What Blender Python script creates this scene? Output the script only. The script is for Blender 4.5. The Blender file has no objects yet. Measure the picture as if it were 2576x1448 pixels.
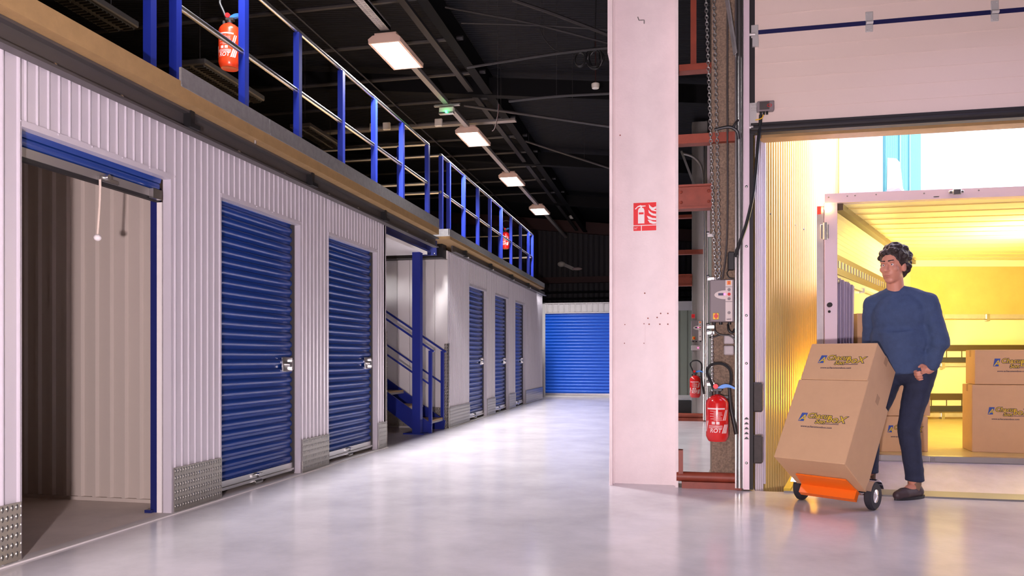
import bpy, bmesh, math, random
from mathutils import Vector, Matrix, noise

random.seed(7)
scene = bpy.context.scene
COL = scene.collection
PI = math.pi

# ------------------------------------------------------------------ camera
F, HOR, CX = 1902.0, 900.0, 1288.0          # focal length in px, horizon row, centre column (2576 x 1448)
YAW = math.atan(407.0 / F)
SN, CS = math.sin(YAW), math.cos(YAW)
cam_data = bpy.data.cameras.new('camera')
cam_data.sensor_width = 36.0
cam_data.sensor_fit = 'HORIZONTAL'
cam_data.lens = F / 2576.0 * 36.0
cam_data.shift_y = (HOR - 724.0) / 2576.0
cam_data.clip_start = 0.05
cam = bpy.data.objects.new('camera', cam_data)
cam.location = (0, 0, 1.0)
cam.rotation_euler = (PI / 2, 0, YAW)
COL.objects.link(cam)
scene.camera = cam

# ------------------------------------------------------------------ colour management, sky, large lights
vs = scene.view_settings
vs.view_transform = 'Standard'
vs.look = 'None'
vs.exposure = 1.0
vs.gamma = 1.0
vs.use_curve_mapping = False

world = bpy.data.worlds.new('world')
scene.world = world
world.use_nodes = True
wn = world.node_tree.nodes
wn['Background'].inputs[0].default_value = (0.86, 0.82, 1.0, 1)
wn['Background'].inputs[1].default_value = 3.2


def light(name, kind, loc, power, color, size=0.1, size_y=None, target=None, spot=None, blend=0.3, spread=None):
    d = bpy.data.lights.new(name, kind)
    d.energy = power
    d.color = color
    if kind == 'AREA':
        d.size = size
        if size_y:
            d.shape = 'RECTANGLE'
            d.size_y = size_y
        if spread:
            d.spread = spread
    else:
        d.shadow_soft_size = size
    if kind == 'SPOT':
        d.spot_size = spot
        d.spot_blend = blend
    o = bpy.data.objects.new(name, d)
    o.location = loc
    if target is not None:
        v = Vector(target) - Vector(loc)
        o.rotation_euler = v.to_track_quat('-Z', 'Y').to_euler()
    COL.objects.link(o)
    return o


# the photographer's work lamp, low beside the camera (it throws the shadows in the open unit)
light('work_lamp', 'POINT', (-0.35, -0.85, 0.72), 530, (1.0, 0.84, 0.90), 0.06)
# hall luminaires of the same row that hang behind and above the camera
for yy, pw in ((-0.9, 8), (1.9, 10), (4.7, 30)):
    light('hall_lamp', 'AREA', (-2.95, yy, 4.25), pw, (1.0, 0.95, 0.97), 0.3, 0.7)
# sodium yard lamp low in the gap between the outside wall and the truck
light('yard_lamp', 'SPOT', (1.97, 8.75, 0.75), 170, (1.0, 0.60, 0.07), 0.04, target=(0.85, 6.5, 0.55), spot=math.radians(42), blend=0.6)
# yard flood light high above the truck; the truck's roof shades the foot of the outside wall
light('yard_flood', 'SPOT', (2.5, 7.5, 5.0), 6500, (0.56, 0.52, 1.0), 0.22, target=(1.15, 7.6, 3.3), spot=math.radians(46), blend=0.35)
# cool tube over the loading door, above the frame
light('hall_lamp', 'AREA', (2.3, 4.5, 4.2), 9, (0.66, 0.60, 1.0), 1.2, 0.2, spread=math.radians(120))

# ------------------------------------------------------------------ materials
MATS = {}


def mat(name, color, rough=0.5, metal=0.0, spec=0.5, emit=None, estr=0.0, mottle=0.0, mscale=6.0, bump=0.0, bscale=40.0, coat=0.0, alpha=None):
    m = bpy.data.materials.new(name)
    m.use_nodes = True
    nt = m.node_tree
    b = nt.nodes['Principled BSDF']
    c = (color[0], color[1], color[2], 1)
    b.inputs['Base Color'].default_value = c
    b.inputs['Roughness'].default_value = rough
    b.inputs['Metallic'].default_value = metal
    b.inputs['Specular IOR Level'].default_value = spec
    b.inputs['Coat Weight'].default_value = coat
    if emit:
        b.inputs['Emission Color'].default_value = (*emit, 1)
        b.inputs['Emission Strength'].default_value = estr
    tc = None
    if mottle or bump:
        tc = nt.nodes.new('ShaderNodeTexCoord')
    if mottle:
        n = nt.nodes.new('ShaderNodeTexNoise')
        n.inputs['Scale'].default_value = mscale
        n.inputs['Detail'].default_value = 6
        n.inputs['Roughness'].default_value = 0.65
        nt.links.new(tc.outputs['Object'], n.inputs['Vector'])
        r = nt.nodes.new('ShaderNodeMapRange')
        r.inputs['From Min'].default_value = 0.3
        r.inputs['From Max'].default_value = 0.7
        r.inputs['To Min'].default_value = 1.0 - mottle
        r.inputs['To Max'].default_value = 1.0 + mottle
        nt.links.new(n.outputs['Fac'], r.inputs['Value'])
        mx = nt.nodes.new('ShaderNodeMix')
        mx.data_type = 'RGBA'
        mx.blend_type = 'MULTIPLY'
        mx.inputs['Factor'].default_value = 1.0
        mx.inputs['A'].default_value = c
        nt.links.new(r.outputs['Result'], mx.inputs['B'])
        nt.links.new(mx.outputs['Result'], b.inputs['Base Color'])
    if bump:
        n2 = nt.nodes.new('ShaderNodeTexNoise')
        n2.inputs['Scale'].default_value = bscale
        n2.inputs['Detail'].default_value = 4
        nt.links.new(tc.outputs['Object'], n2.inputs['Vector'])
        bp = nt.nodes.new('ShaderNodeBump')
        bp.inputs['Strength'].default_value = bump
        bp.inputs['Distance'].default_value = 0.01
        nt.links.new(n2.outputs['Fac'], bp.inputs['Height'])
        nt.links.new(bp.outputs['Normal'], b.inputs['Normal'])
    MATS[name] = m
    return m


def wave_bump(m, axis, scale, strength, dist=0.01):
    nt = m.node_tree
    b = nt.nodes['Principled BSDF']
    tc = nt.nodes.new('ShaderNodeTexCoord')
    w = nt.nodes.new('ShaderNodeTexWave')
    w.bands_direction = axis
    w.inputs['Scale'].default_value = scale
    nt.links.new(tc.outputs['Object'], w.inputs['Vector'])
    bp = nt.nodes.new('ShaderNodeBump')
    bp.inputs['Strength'].default_value = strength
    bp.inputs['Distance'].default_value = dist
    nt.links.new(w.outputs['Fac'], bp.inputs['Height'])
    nt.links.new(bp.outputs['Normal'], b.inputs['Normal'])


def diamond(m, k, ax):
    """raised lozenges of a tread plate: two families of short bars from sines of the object coordinates"""
    nt = m.node_tree
    b = nt.nodes['Principled BSDF']
    tc = nt.nodes.new('ShaderNodeTexCoord')
    sp = nt.nodes.new('ShaderNodeSeparateXYZ')
    nt.links.new(tc.outputs['Object'], sp.inputs[0])

    def M(op, a, b2=None):
        n = nt.nodes.new('ShaderNodeMath')
        n.operation = op
        for i, v in enumerate((a, b2)):
            if v is None:
                continue
            if isinstance(v, (int, float)):
                n.inputs[i].default_value = v
            else:
                nt.links.new(v, n.inputs[i])
        return n.outputs[0]
    U = sp.outputs[ax]
    V = sp.outputs['Z']
    s = M('SINE', M('MULTIPLY', M('ADD', U, M('MULTIPLY', V, 0.6)), k))
    t = M('SINE', M('MULTIPLY', M('SUBTRACT', U, M('MULTIPLY', V, 0.6)), k))
    h = M('MAXIMUM', M('SUBTRACT', M('MULTIPLY', s, t), 0.25), 0.0)
    bp = nt.nodes.new('ShaderNodeBump')
    bp.inputs['Strength'].default_value = 0.9
    bp.inputs['Distance'].default_value = 0.014
    nt.links.new(h, bp.inputs['Height'])
    nt.links.new(bp.outputs['Normal'], b.inputs['Normal'])


mat('panel', (0.58, 0.54, 0.585), 0.27, spec=0.5)
mat('panel_in', (0.52, 0.45, 0.39), 0.45)
mat('panel_white', (0.80, 0.76, 0.74), 0.4)
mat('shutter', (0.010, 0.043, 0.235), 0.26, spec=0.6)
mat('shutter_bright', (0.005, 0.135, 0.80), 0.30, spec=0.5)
mat('blue', (0.010, 0.023, 0.25), 0.35)
mat('red_dark', (0.05, 0.012, 0.010), 0.6)
mat('blue_dark', (0.012, 0.018, 0.12), 0.4)
mat('steel', (0.62, 0.61, 0.60), 0.28, 1.0)
mat('galv', (0.34, 0.33, 0.33), 0.40, 0.45, mottle=0.15, mscale=20)
mat('zinc', (0.62, 0.60, 0.58), 0.35, 0.35)
mat('steel_dull', (0.30, 0.28, 0.27), 0.45, 0.6)
mat('dark_steel', (0.06, 0.055, 0.055), 0.5, 0.3)
mat('beam', (0.11, 0.10, 0.10), 0.42, 0.5)
mat('wood', (0.36, 0.225, 0.095), 0.6, mottle=0.12, mscale=9, bump=0.15, bscale=30)
mat('floor', (0.58, 0.54, 0.57), 0.17, spec=0.22, mottle=0.14, mscale=1.6)
mat('floor_unit', (0.72, 0.64, 0.58), 0.5, mottle=0.10, mscale=3)
mat('curb', (0.72, 0.68, 0.66), 0.6)
mat('asphalt', (0.16, 0.15, 0.15), 0.9, mottle=0.3, mscale=30)
mat('tread', (0.40, 0.38, 0.34), 0.36, 0.85)
diamond(MATS['tread'], 115.0, 'Y')
mat('tread_x', (0.52, 0.48, 0.42), 0.36, 0.75)
diamond(MATS['tread_x'], 115.0, 'X')
mat('column', (0.83, 0.70, 0.70), 0.5, mottle=0.07, mscale=2.5, bump=0.08, bscale=60)
mat('column_patch', (0.70, 0.60, 0.56), 0.6)
mat('aggregate', (0.21, 0.145, 0.10), 0.8, mottle=0.45, mscale=70, bump=0.3, bscale=90)
mat('red_beam', (0.25, 0.045, 0.022), 0.5, mottle=0.15, mscale=15)
mat('door_panel', (0.72, 0.58, 0.51), 0.5, bump=0.05, bscale=150)
mat('navy', (0.012, 0.012, 0.07), 0.4)
mat('rubber', (0.015, 0.013, 0.014), 0.6)
mat('rubber_grey', (0.055, 0.045, 0.042), 0.6, mottle=0.2, mscale=20)
mat('black', (0.01, 0.01, 0.011), 0.45)
mat('roof', (0.016, 0.016, 0.019), 0.7, spec=0.05)
wave_bump(MATS['roof'], 'Y', 5.5, 0.6, 0.02)
mat('roof_dark', (0.006, 0.006, 0.007), 0.7, spec=0.1)
mat('wall_dark', (0.035, 0.032, 0.036), 0.6)
mat('wall_plain', (0.22, 0.20, 0.20), 0.7)
mat('tube', (0.040, 0.037, 0.039), 0.5, 0.3)
mat('lamp_body', (0.70, 0.50, 0.40), 0.5)
mat('lamp_glow', (1, 1, 1), 0.5, emit=(1.0, 0.95, 1.0), estr=9.0)
mat('louvre', (0.12, 0.115, 0.11), 0.3, 0.8)
mat('red', (0.62, 0.012, 0.012), 0.22, coat=0.4)
mat('red_orange', (0.80, 0.06, 0.015), 0.25, coat=0.4)
mat('white', (0.85, 0.80, 0.78), 0.5)
mat('off_white', (0.70, 0.66, 0.60), 0.5)
mat('pink_white', (0.80, 0.62, 0.60), 0.4)
mat('light_blue', (0.05, 0.26, 0.75), 0.4)
mat('sign_red', (0.78, 0.015, 0.02), 0.45)
mat('panel_grey', (0.20, 0.165, 0.17), 0.5)
mat('plastic_grey', (0.42, 0.37, 0.37), 0.5)
mat('plastic_light', (0.62, 0.53, 0.50), 0.5)
mat('yellow', (0.85, 0.50, 0.02), 0.5)
mat('orange_label', (0.80, 0.25, 0.03), 0.5)
mat('red_led', (0.9, 0.05, 0.12), 0.4, emit=(1, 0.08, 0.25), estr=2.5)
mat('green_led', (0.05, 0.8, 0.3), 0.4, emit=(0.05, 1, 0.35), estr=6.0)
mat('marker_glow', (1, 0.5, 0.2), 0.4, emit=(1.0, 0.62, 0.18), estr=14.0)
mat('marker_red', (0.8, 0.05, 0.05), 0.3)
mat('edge_green', (0.15, 0.17, 0.14), 0.6)
mat('cladding_white_and_glare', (0.50, 0.45, 0.52), 0.5)
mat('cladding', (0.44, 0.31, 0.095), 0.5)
mat('teal', (0.075, 0.29, 0.33), 0.5)
mat('truck_frame', (0.74, 0.60, 0.66), 0.4, 0.2)
mat('truck_alu', (0.70, 0.66, 0.66), 0.30, 0.7, mottle=0.1, mscale=8)
mat('truck_in', (0.82, 0.75, 0.52), 0.25, spec=0.6)
mat('truck_ply', (0.62, 0.45, 0.15), 0.5, mottle=0.08, mscale=3)
mat('truck_rail', (0.11, 0.075, 0.045), 0.4, 0.4)
mat('truck_floor', (0.55, 0.42, 0.20), 0.35, mottle=0.1, mscale=5)
mat('ramp', (0.46, 0.41, 0.55), 0.42, 0.35, mottle=0.10, mscale=7, bump=0.25, bscale=160)
mat('curtain', (0.50, 0.44, 0.56), 0.7)
mat('carton', (0.56, 0.34, 0.185), 0.75, mottle=0.03, mscale=10)
mat('carton_edge', (0.40, 0.24, 0.13), 0.8)
mat('print_yellow', (0.62, 0.42, 0.02), 0.6)
mat('print_dark', (0.05, 0.035, 0.06), 0.6)
mat('print_blue', (0.03, 0.07, 0.30), 0.6)
mat('orange', (0.90, 0.17, 0.01), 0.4)
mat('chrome', (0.75, 0.75, 0.80), 0.12, 1.0)
mat('tyre', (0.02, 0.018, 0.025), 0.7)
mat('skin', (0.56, 0.24, 0.16), 0.5)
mat('lips', (0.45, 0.15, 0.12), 0.5)
mat('hair', (0.022, 0.012, 0.010), 0.55, bump=0.8, bscale=45)
mat('sweater', (0.042, 0.070, 0.150), 0.9, mottle=0.12, mscale=22, bump=0.25, bscale=110)
mat('trousers', (0.018, 0.024, 0.055), 0.85, mottle=0.2, mscale=14, bump=0.2, bscale=120)
mat('shoe', (0.055, 0.032, 0.035), 0.55)
mat('sock', (0.20, 0.12, 0.08), 0.8)
mat('eye', (0.85, 0.82, 0.80), 0.2)
mat('paper', (0.75, 0.70, 0.66), 0.7)
mat('rope', (0.75, 0.62, 0.52), 0.8)


# ------------------------------------------------------------------ pixel -> point helpers (photograph frame, on a known plane)
def ray(px, py):
    u = (px - CX) / F
    return (-SN + CS * u, CS + SN * u, (HOR - py) / F)


def onX(px, py, X):
    r = ray(px, py)
    t = X / r[0]
    return Vector((X, r[1] * t, 1 + r[2] * t))


def onY(px, py, Y):
    r = ray(px, py)
    t = Y / r[1]
    return Vector((r[0] * t, Y, 1 + r[2] * t))


def onZ(px, py, Z):
    r = ray(px, py)
    t = (Z - 1) / r[2]
    return Vector((r[0] * t, r[1] * t, Z))


def cam_pt(lat, d, z):
    return Vector((-SN * d + CS * lat, CS * d + SN * lat, z))


# ------------------------------------------------------------------ object helpers
def basis(o):
    return Matrix.LocRotScale(o.location, o.rotation_euler, o.scale)


def world_of(o):
    m = basis(o)
    while o.parent:
        o = o.parent
        m = basis(o) @ m
    return m


def props(o, label=None, cat=None, group=None, kind=None):
    if label and not kind:
        kind = 'thing' if cat else None
    for k, v in (('label', label), ('category', cat), ('group', group), ('kind', kind)):
        if v:
            o[k] = v
    return o


def thing(name, label, cat, loc=(0, 0, 0), rotz=0.0, group=None, kind=None, rot=None):
    o = bpy.data.objects.new(name, None)
    o.empty_display_size = 0.1
    o.location = loc
    o.rotation_euler = rot if rot else (0, 0, rotz)
    COL.objects.link(o)
    return props(o, label, cat, group, kind)


def copy_tree(o, parent=None):
    c = o.copy()
    COL.objects.link(c)
    c.parent = parent
    for ch in list(o.children):
        copy_tree(ch, c)
    return c


class MB:
    """collects shapes into one mesh"""

    def __init__(s):
        s.v = []
        s.f = []
        s.m = []
        s.mi = 0

    def add(s, vs_, fs_):
        n = len(s.v)
        s.v += [Vector(v) for v in vs_]
        for f in fs_:
            s.f.append([i + n for i in f])
            s.m.append(s.mi)
        return s

    def box(s, a, b, rot=None, bev=0.0):
        a, b = Vector(a), Vector(b)
        lo = Vector((min(a.x, b.x), min(a.y, b.y), min(a.z, b.z)))
        hi = Vector((max(a.x, b.x), max(a.y, b.y), max(a.z, b.z)))
        if bev > 0:
            c = (lo + hi) / 2
            h = (hi - lo) / 2
            bev = min(bev, h.x * .9, h.y * .9, h.z * .9)
            vs_, idx = [], {}
            for sx in (-1, 1):
                for sy in (-1, 1):
                    for sz in (-1, 1):
                        for k in range(3):
                            p = [sx * h.x, sy * h.y, sz * h.z]
                            sg = (sx, sy, sz)
                            for j in range(3):
                                if j != k:
                                    p[j] -= sg[j] * bev
                            idx[(sx, sy, sz, k)] = len(vs_)
                            vs_.append(c + Vector(p))
            fs_ = []
            S = (-1, 1)
            for sg in S:
                fs_.append([idx[(sg, a_, b_, 0)] for a_, b_ in ((-1, -1), (1, -1), (1, 1), (-1, 1))])
                fs_.append([idx[(a_, sg, b_, 1)] for a_, b_ in ((-1, -1), (1, -1), (1, 1), (-1, 1))])
                fs_.append([idx[(a_, b_, sg, 2)] for a_, b_ in ((-1, -1), (1, -1), (1, 1), (-1, 1))])
            for p in S:
                for q in S:
                    fs_.append([idx[(-1, p, q, 1)], idx[(1, p, q, 1)], idx[(1, p, q, 2)], idx[(-1, p, q, 2)]])
                    fs_.append([idx[(p, -1, q, 0)], idx[(p, 1, q, 0)], idx[(p, 1, q, 2)], idx[(p, -1, q, 2)]])
                    fs_.append([idx[(p, q, -1, 0)], idx[(p, q, 1, 0)], idx[(p, q, 1, 1)], idx[(p, q, -1, 1)]])
                    for r_ in S:
                        fs_.append([idx[(p, q, r_, k)] for k in range(3)])
            return s.add(vs_, fs_)
        vs_ = [(x, y, z) for x in (lo.x, hi.x) for y in (lo.y, hi.y) for z in (lo.z, hi.z)]
        if rot is not None:
            c = (lo + hi) / 2
            vs_ = [rot @ (Vector(v) - c) + c for v in vs_]
        return s.add(vs_, [(0, 1, 3, 2), (4, 6, 7, 5), (0, 4, 5, 1), (2, 3, 7, 6), (0, 2, 6, 4), (1, 5, 7, 3)])

    def hexa(s, base, top):
        """solid between two quads"""
        return s.add(list(base) + list(top), [(3, 2, 1, 0), (4, 5, 6, 7), (0, 1, 5, 4), (1, 2, 6, 5), (2, 3, 7, 6), (3, 0, 4, 7)])

    def quad(s, *p):
        return s.add(p, [tuple(range(len(p)))])

    def bar(s, p, q, w, h, up=(0, 0, 1)):
        p, q = Vector(p), Vector(q)
        d = (q - p).normalized()
        sd = d.cross(Vector(up))
        if sd.length < 1e-4:
            sd = d.cross(Vector((0, 1, 0)))
        sd.normalize()
        u = sd.cross(d).normalized()
        o = [(-w / 2, -h / 2), (w / 2, -h / 2), (w / 2, h / 2), (-w / 2, h / 2)]
        A = [p + sd * x + u * y for x, y in o]
        B = [q + sd * x + u * y for x, y in o]
        return s.hexa(A, B)

    def cyl(s, p, q, r0, r1=None, n=16, cap=True):
        p, q = Vector(p), Vector(q)
        r1 = r0 if r1 is None else r1
        d = (q - p).normalized()
        a = d.orthogonal().normalized()
        b = d.cross(a)
        vs_ = []
        for c, r in ((p, r0), (q, r1)):
            for i in range(n):
                t = 2 * PI * i / n
                vs_.append(c + (a * math.cos(t) + b * math.sin(t)) * r)
        fs_ = [(i, (i + 1) % n, n + (i + 1) % n, n + i) for i in range(n)]
        if cap:
            fs_ += [tuple(range(n))[::-1], tuple(range(n, 2 * n))]
        return s.add(vs_, fs_)

    def tube(s, pts, r, n=8, closed=False):
        pts = [Vector(p) for p in pts]
        N = len(pts)
        rs = r if isinstance(r, (list, tuple)) else [r] * N
        vs_ = []
        prev = None
        for i, p in enumerate(pts):
            if closed:
                d = pts[(i + 1) % N] - pts[i - 1]
            else:
                d = pts[min(i + 1, N - 1)] - pts[max(i - 1, 0)]
            if d.length < 1e-9:
                d = Vector((0, 0, 1))
            d.normalize()
            if prev is None:
                a = d.orthogonal().normalized()
            else:
                a = (prev - d * prev.dot(d))
                if a.length < 1e-6:
                    a = d.orthogonal()
                a.normalize()
            prev = a
            b = d.cross(a)
            for k in range(n):
                t = 2 * PI * k / n
                vs_.append(p + (a * math.cos(t) + b * math.sin(t)) * rs[i])
        fs_ = []
        for i in range(N if closed else N - 1):
            j = (i + 1) % N
            for k in range(n):
                k2 = (k + 1) % n
                fs_.append((i * n + k, i * n + k2, j * n + k2, j * n + k))
        if not closed:
            fs_ += [tuple(range(n))[::-1], tuple(range((N - 1) * n, N * n))]
        return s.add(vs_, fs_)

    def lathe(s, prof, c=(0, 0, 0), n=32, axis=None):
        c = Vector(c)
        vs_, fs_ = [], []
        q = axis.to_track_quat('Z', 'Y').to_matrix() if axis is not None else Matrix.Identity(3)
        for r, z in prof:
            for i in range(n):
                t = 2 * PI * i / n
                vs_.append(c + q @ Vector((r * math.cos(t), r * math.sin(t), z)))
        for j in range(len(prof) - 1):
            for i in range(n):
                i2 = (i + 1) % n
                fs_.append((j * n + i, j * n + i2, (j + 1) * n + i2, (j + 1) * n + i))
        fs_ += [tuple(range(n))[::-1], tuple(range((len(prof) - 1) * n, len(prof) * n))]
        return s.add(vs_, fs_)

    def ell(s, c, r, n=16, rot=None):
        c = Vector(c)
        r = Vector(r) if not isinstance(r, (int, float)) else Vector((r, r, r))
        vs_ = []
        for j in range(n // 2 + 1):
            ph = PI * j / (n // 2)
            for i in range(n):
                t = 2 * PI * i / n
                v = Vector((r.x * math.sin(ph) * math.cos(t), r.y * math.sin(ph) * math.sin(t), r.z * math.cos(ph)))
                vs_.append(c + (rot @ v if rot is not None else v))
        fs_ = []
        for j in range(n // 2):
            for i in range(n):
                i2 = (i + 1) % n
                fs_.append((j * n + i, (j + 1) * n + i, (j + 1) * n + i2, j * n + i2))
        return s.add(vs_, fs_)

    def capsule(s, p, q, r0, r1, n=14):
        p, q = Vector(p), Vector(q)
        s.cyl(p, q, r0, r1, n)
        s.ell(p, r0, n)
        s.ell(q, r1, n)
        return s

    def prism(s, poly, origin, ax, ay, depth):
        """polygon in the plane (ax, ay), thickened along ax x ay"""
        o, ax, ay = Vector(origin), Vector(ax), Vector(ay)
        nrm = ax.cross(ay).normalized() * depth
        n = len(poly)
        A = [o + ax * x + ay * y for x, y in poly]
        B = [p + nrm for p in A]
        fs_ = [tuple(range(n))[::-1], tuple(range(n, 2 * n))]
        fs_ += [(i, (i + 1) % n, n + (i + 1) % n, n + i) for i in range(n)]
        return s.add(A + B, fs_)

    def sweep(s, prof, p0, p1, out, up):
        """open profile [(outward, along-up)] swept straight from p0 to p1"""
        p0, p1, out, up = Vector(p0), Vector(p1), Vector(out), Vector(up)
        n = len(prof)
        A = [p0 + out * a + up * b for a, b in prof]
        B = [p1 + out * a + up * b for a, b in prof]
        return s.add(A + B, [(i, i + 1, n + i + 1, n + i) for i in range(n - 1)])

    def build(s, name, m, parent=None, world=True, smooth=False, label=None, kind=None, weld=False):
        me = bpy.data.meshes.new(name)
        vs_ = s.v
        if parent is not None and world:
            inv = world_of(parent).inverted()
            vs_ = [inv @ v for v in vs_]
        me.from_pydata([tuple(v) for v in vs_], [], s.f)
        for mm in (m if isinstance(m, (list, tuple)) else [m]):
            me.materials.append(MATS[mm] if isinstance(mm, str) else mm)
        for i, p in enumerate(me.polygons):
            p.material_index = s.m[i]
        bm = bmesh.new()
        bm.from_mesh(me)
        if weld:
            bmesh.ops.remove_doubles(bm, verts=bm.verts, dist=1e-5)
        bmesh.ops.recalc_face_normals(bm, faces=bm.faces)
        bm.to_mesh(me)
        bm.free()
        if smooth:
            try:
                me.polygons.foreach_set('use_smooth', [True] * len(me.polygons))
                me.set_sharp_from_angle(angle=math.radians(40))
            except Exception:
                pass
        o = bpy.data.objects.new(name, me)
        COL.objects.link(o)
        if parent is not None:
            o.parent = parent
        props(o, label, kind=kind)
        return o


def struct(name, mb, m, parent=None, **k):
    o = mb.build(name, m, parent, **k)
    if parent is None:
        o['kind'] = 'structure'
    return o


def catenary(p, q, sag, n=14):
    p, q = Vector(p), Vector(q)
    return [p.lerp(q, i / n) - Vector((0, 0, sag * 4 * (i / n) * (1 - i / n))) for i in range(n + 1)]


def spline(pts, n=6):
    pts = [Vector(p) for p in pts]
    out = []
    for i in range(len(pts) - 1):
        a = pts[max(i - 1, 0)]
        b, c = pts[i], pts[i + 1]
        d = pts[min(i + 2, len(pts) - 1)]
        for k in range(n):
            t = k / n
            out.append(0.5 * ((2 * b) + (c - a) * t + (2 * a - 5 * b + 4 * c - d) * t * t + (3 * b - a - 3 * c + d) * t ** 3))
    out.append(pts[-1])
    return out


def text_mb(txt, size, shear=0.0, bold=0.0, depth=0.0005, align='CENTER'):
    """letters as an MB in the XY plane"""
    cu = bpy.data.curves.new('tmp', 'FONT')
    cu.body = txt
    cu.size = size
    cu.shear = shear
    cu.offset = bold
    cu.extrude = depth
    cu.align_x = align
    cu.resolution_u = 3
    o = bpy.data.objects.new('tmp', cu)
    COL.objects.link(o)
    bpy.context.view_layer.update()
    dg = bpy.context.evaluated_depsgraph_get()
    me = bpy.data.meshes.new_from_object(o.evaluated_get(dg))
    b = MB()
    b.add([v.co.copy() for v in me.vertices], [tuple(p.vertices) for p in me.polygons])
    bpy.data.objects.remove(o)
    bpy.data.curves.remove(cu)
    bpy.data.meshes.remove(me)
    return b


def place(mb, M):
    mb.v = [M @ v for v in mb.v]
    return mb


def frame3(o, ax, ay):
    """matrix taking XY drawing to plane with axes ax, ay at o"""
    ax, ay = Vector(ax).normalized(), Vector(ay).normalized()
    az = ax.cross(ay)
    M = Matrix((ax, ay, az)).transposed().to_4x4()
    M.translation = Vector(o)
    return M


# ================================================================== SETTING
WX = -3.15                                   # face of the storage units along the left of the hall


def beaded(mb, p0, dirv, nrm, L, z0, z1, pitch=0.07, bead=0.014, h=0.007, start=0.03, trapez=False):
    """sheet with vertical raised beads; starts at p0, runs L along dirv, stands from z0 to z1"""
    p0, dirv, nrm = Vector(p0), Vector(dirv), Vector(nrm)
    pr = [(0.0, 0.0)]
    x = start
    while x + bead + 0.004 < L:
        if trapez:
            pr += [(x, 0), (x + bead * .25, h), (x + bead * .75, h), (x + bead, 0)]
        else:
            pr += [(x, 0), (x + bead * .22, h * .8), (x + bead * .5, h), (x + bead * .78, h * .8), (x + bead, 0)]
        x += pitch
    pr.append((L, 0.0))
    A = [p0 + dirv * a + nrm * b + Vector((0, 0, z0)) for a, b in pr]
    B = [p0 + dirv * a + nrm * b + Vector((0, 0, z1)) for a, b in pr]
    n = len(pr)
    mb.add(A + B, [(i, i + 1, n + i + 1, n + i) for i in range(n - 1)])
    return mb


# floor of the hall and of the yard
m = MB()
FL = [(-9, -4), (6, -4), (6, 5.95), (0.6, 5.95), (0.6, 6.2), (3.45, 12.6), (0.62, 12.6), (0.62, 25), (-9, 25)]
m.add([(x, y, 0) for x, y in FL] + [(x, y, -0.3) for x, y in FL], [tuple(range(9)), tuple(range(9, 18))[::-1]] + [(i, (i + 1) % 9, 9 + (i + 1) % 9, 9 + i) for i in range(9)])
struct('floor', m, 'floor')
m = MB().box((0.3, 6.0, -0.5), (30, 45, -0.32))
struct('ground_outside', m, 'asphalt')
m = MB().box((-6.2, 2.2, 0.0), (WX - 0.05, 8.0, 0.006)).box((-6.2, 10.4, 0), (WX - .05, 18.25, .006))
struct('floor_unit', m, 'floor_unit')
m = MB().box((WX - 0.05, 2.2, 0.0), (WX + 0.035, 7.97, 0.008)).box((WX - .05, 10.35, 0), (WX + .035, 18.25, .008))
struct('trim_1', m, 'curb')

# roof, falling gently to the right
rz = lambda x: 4.86 - 0.11 * x
RO = [(-9, -4), (6, -4), (6, 6.25), (0.62, 6.25), (3.5, 12.7), (0.62, 12.7), (0.62, 25), (-9, 25)]
m = MB()
m.add([(x, y, rz(x)) for x, y in RO] + [(x, y, rz(x) + .2) for x, y in RO], [tuple(range(8))[::-1], tuple(range(8, 16))] + [(i, (i + 1) % 8, 8 + (i + 1) % 8, 8 + i) for i in range(8)])
struct('ceiling', m, 'roof')

# outer walls of the hall
m = MB()
beaded(m, (-9, 23.0, 0), (1, 0, 0), (0, -1, 0), 9.7, 0, 5.9, 0.16, 0.06, 0.025)
m.box((-9, 23.05, 0), (0.7, 23.2, 5.9))
struct('wall_back', m, 'wall_dark')
m = MB().box((-9.2, -4, 0), (-9, 25, 6))
struct('wall_far_left', m, 'wall_dark')
m = MB().box((-9, -4.2, 0), (6.2, -4, 6))
struct('wall_front', m, 'wall_plain')
m = MB().box((6, -4, 0), (6.2, 6.2, 5.2))
struct('wall_right', m, 'wall_plain')
m = MB().box((0.62, 12.75, 0), (0.80, 25, 5.2))
struct('wall_right_rear', m, 'wall_dark')

# fronts of the storage units, near block: piers, headers, reveals
ZT = 2.52
DOORS1 = [(3.14, 4.275), (4.825, 5.99), (6.535, 7.715)]
DOORS2 = [(11.49, 12.62), (13.25, 14.38), (15.03, 16.08)]
ZD = 2.145


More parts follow.
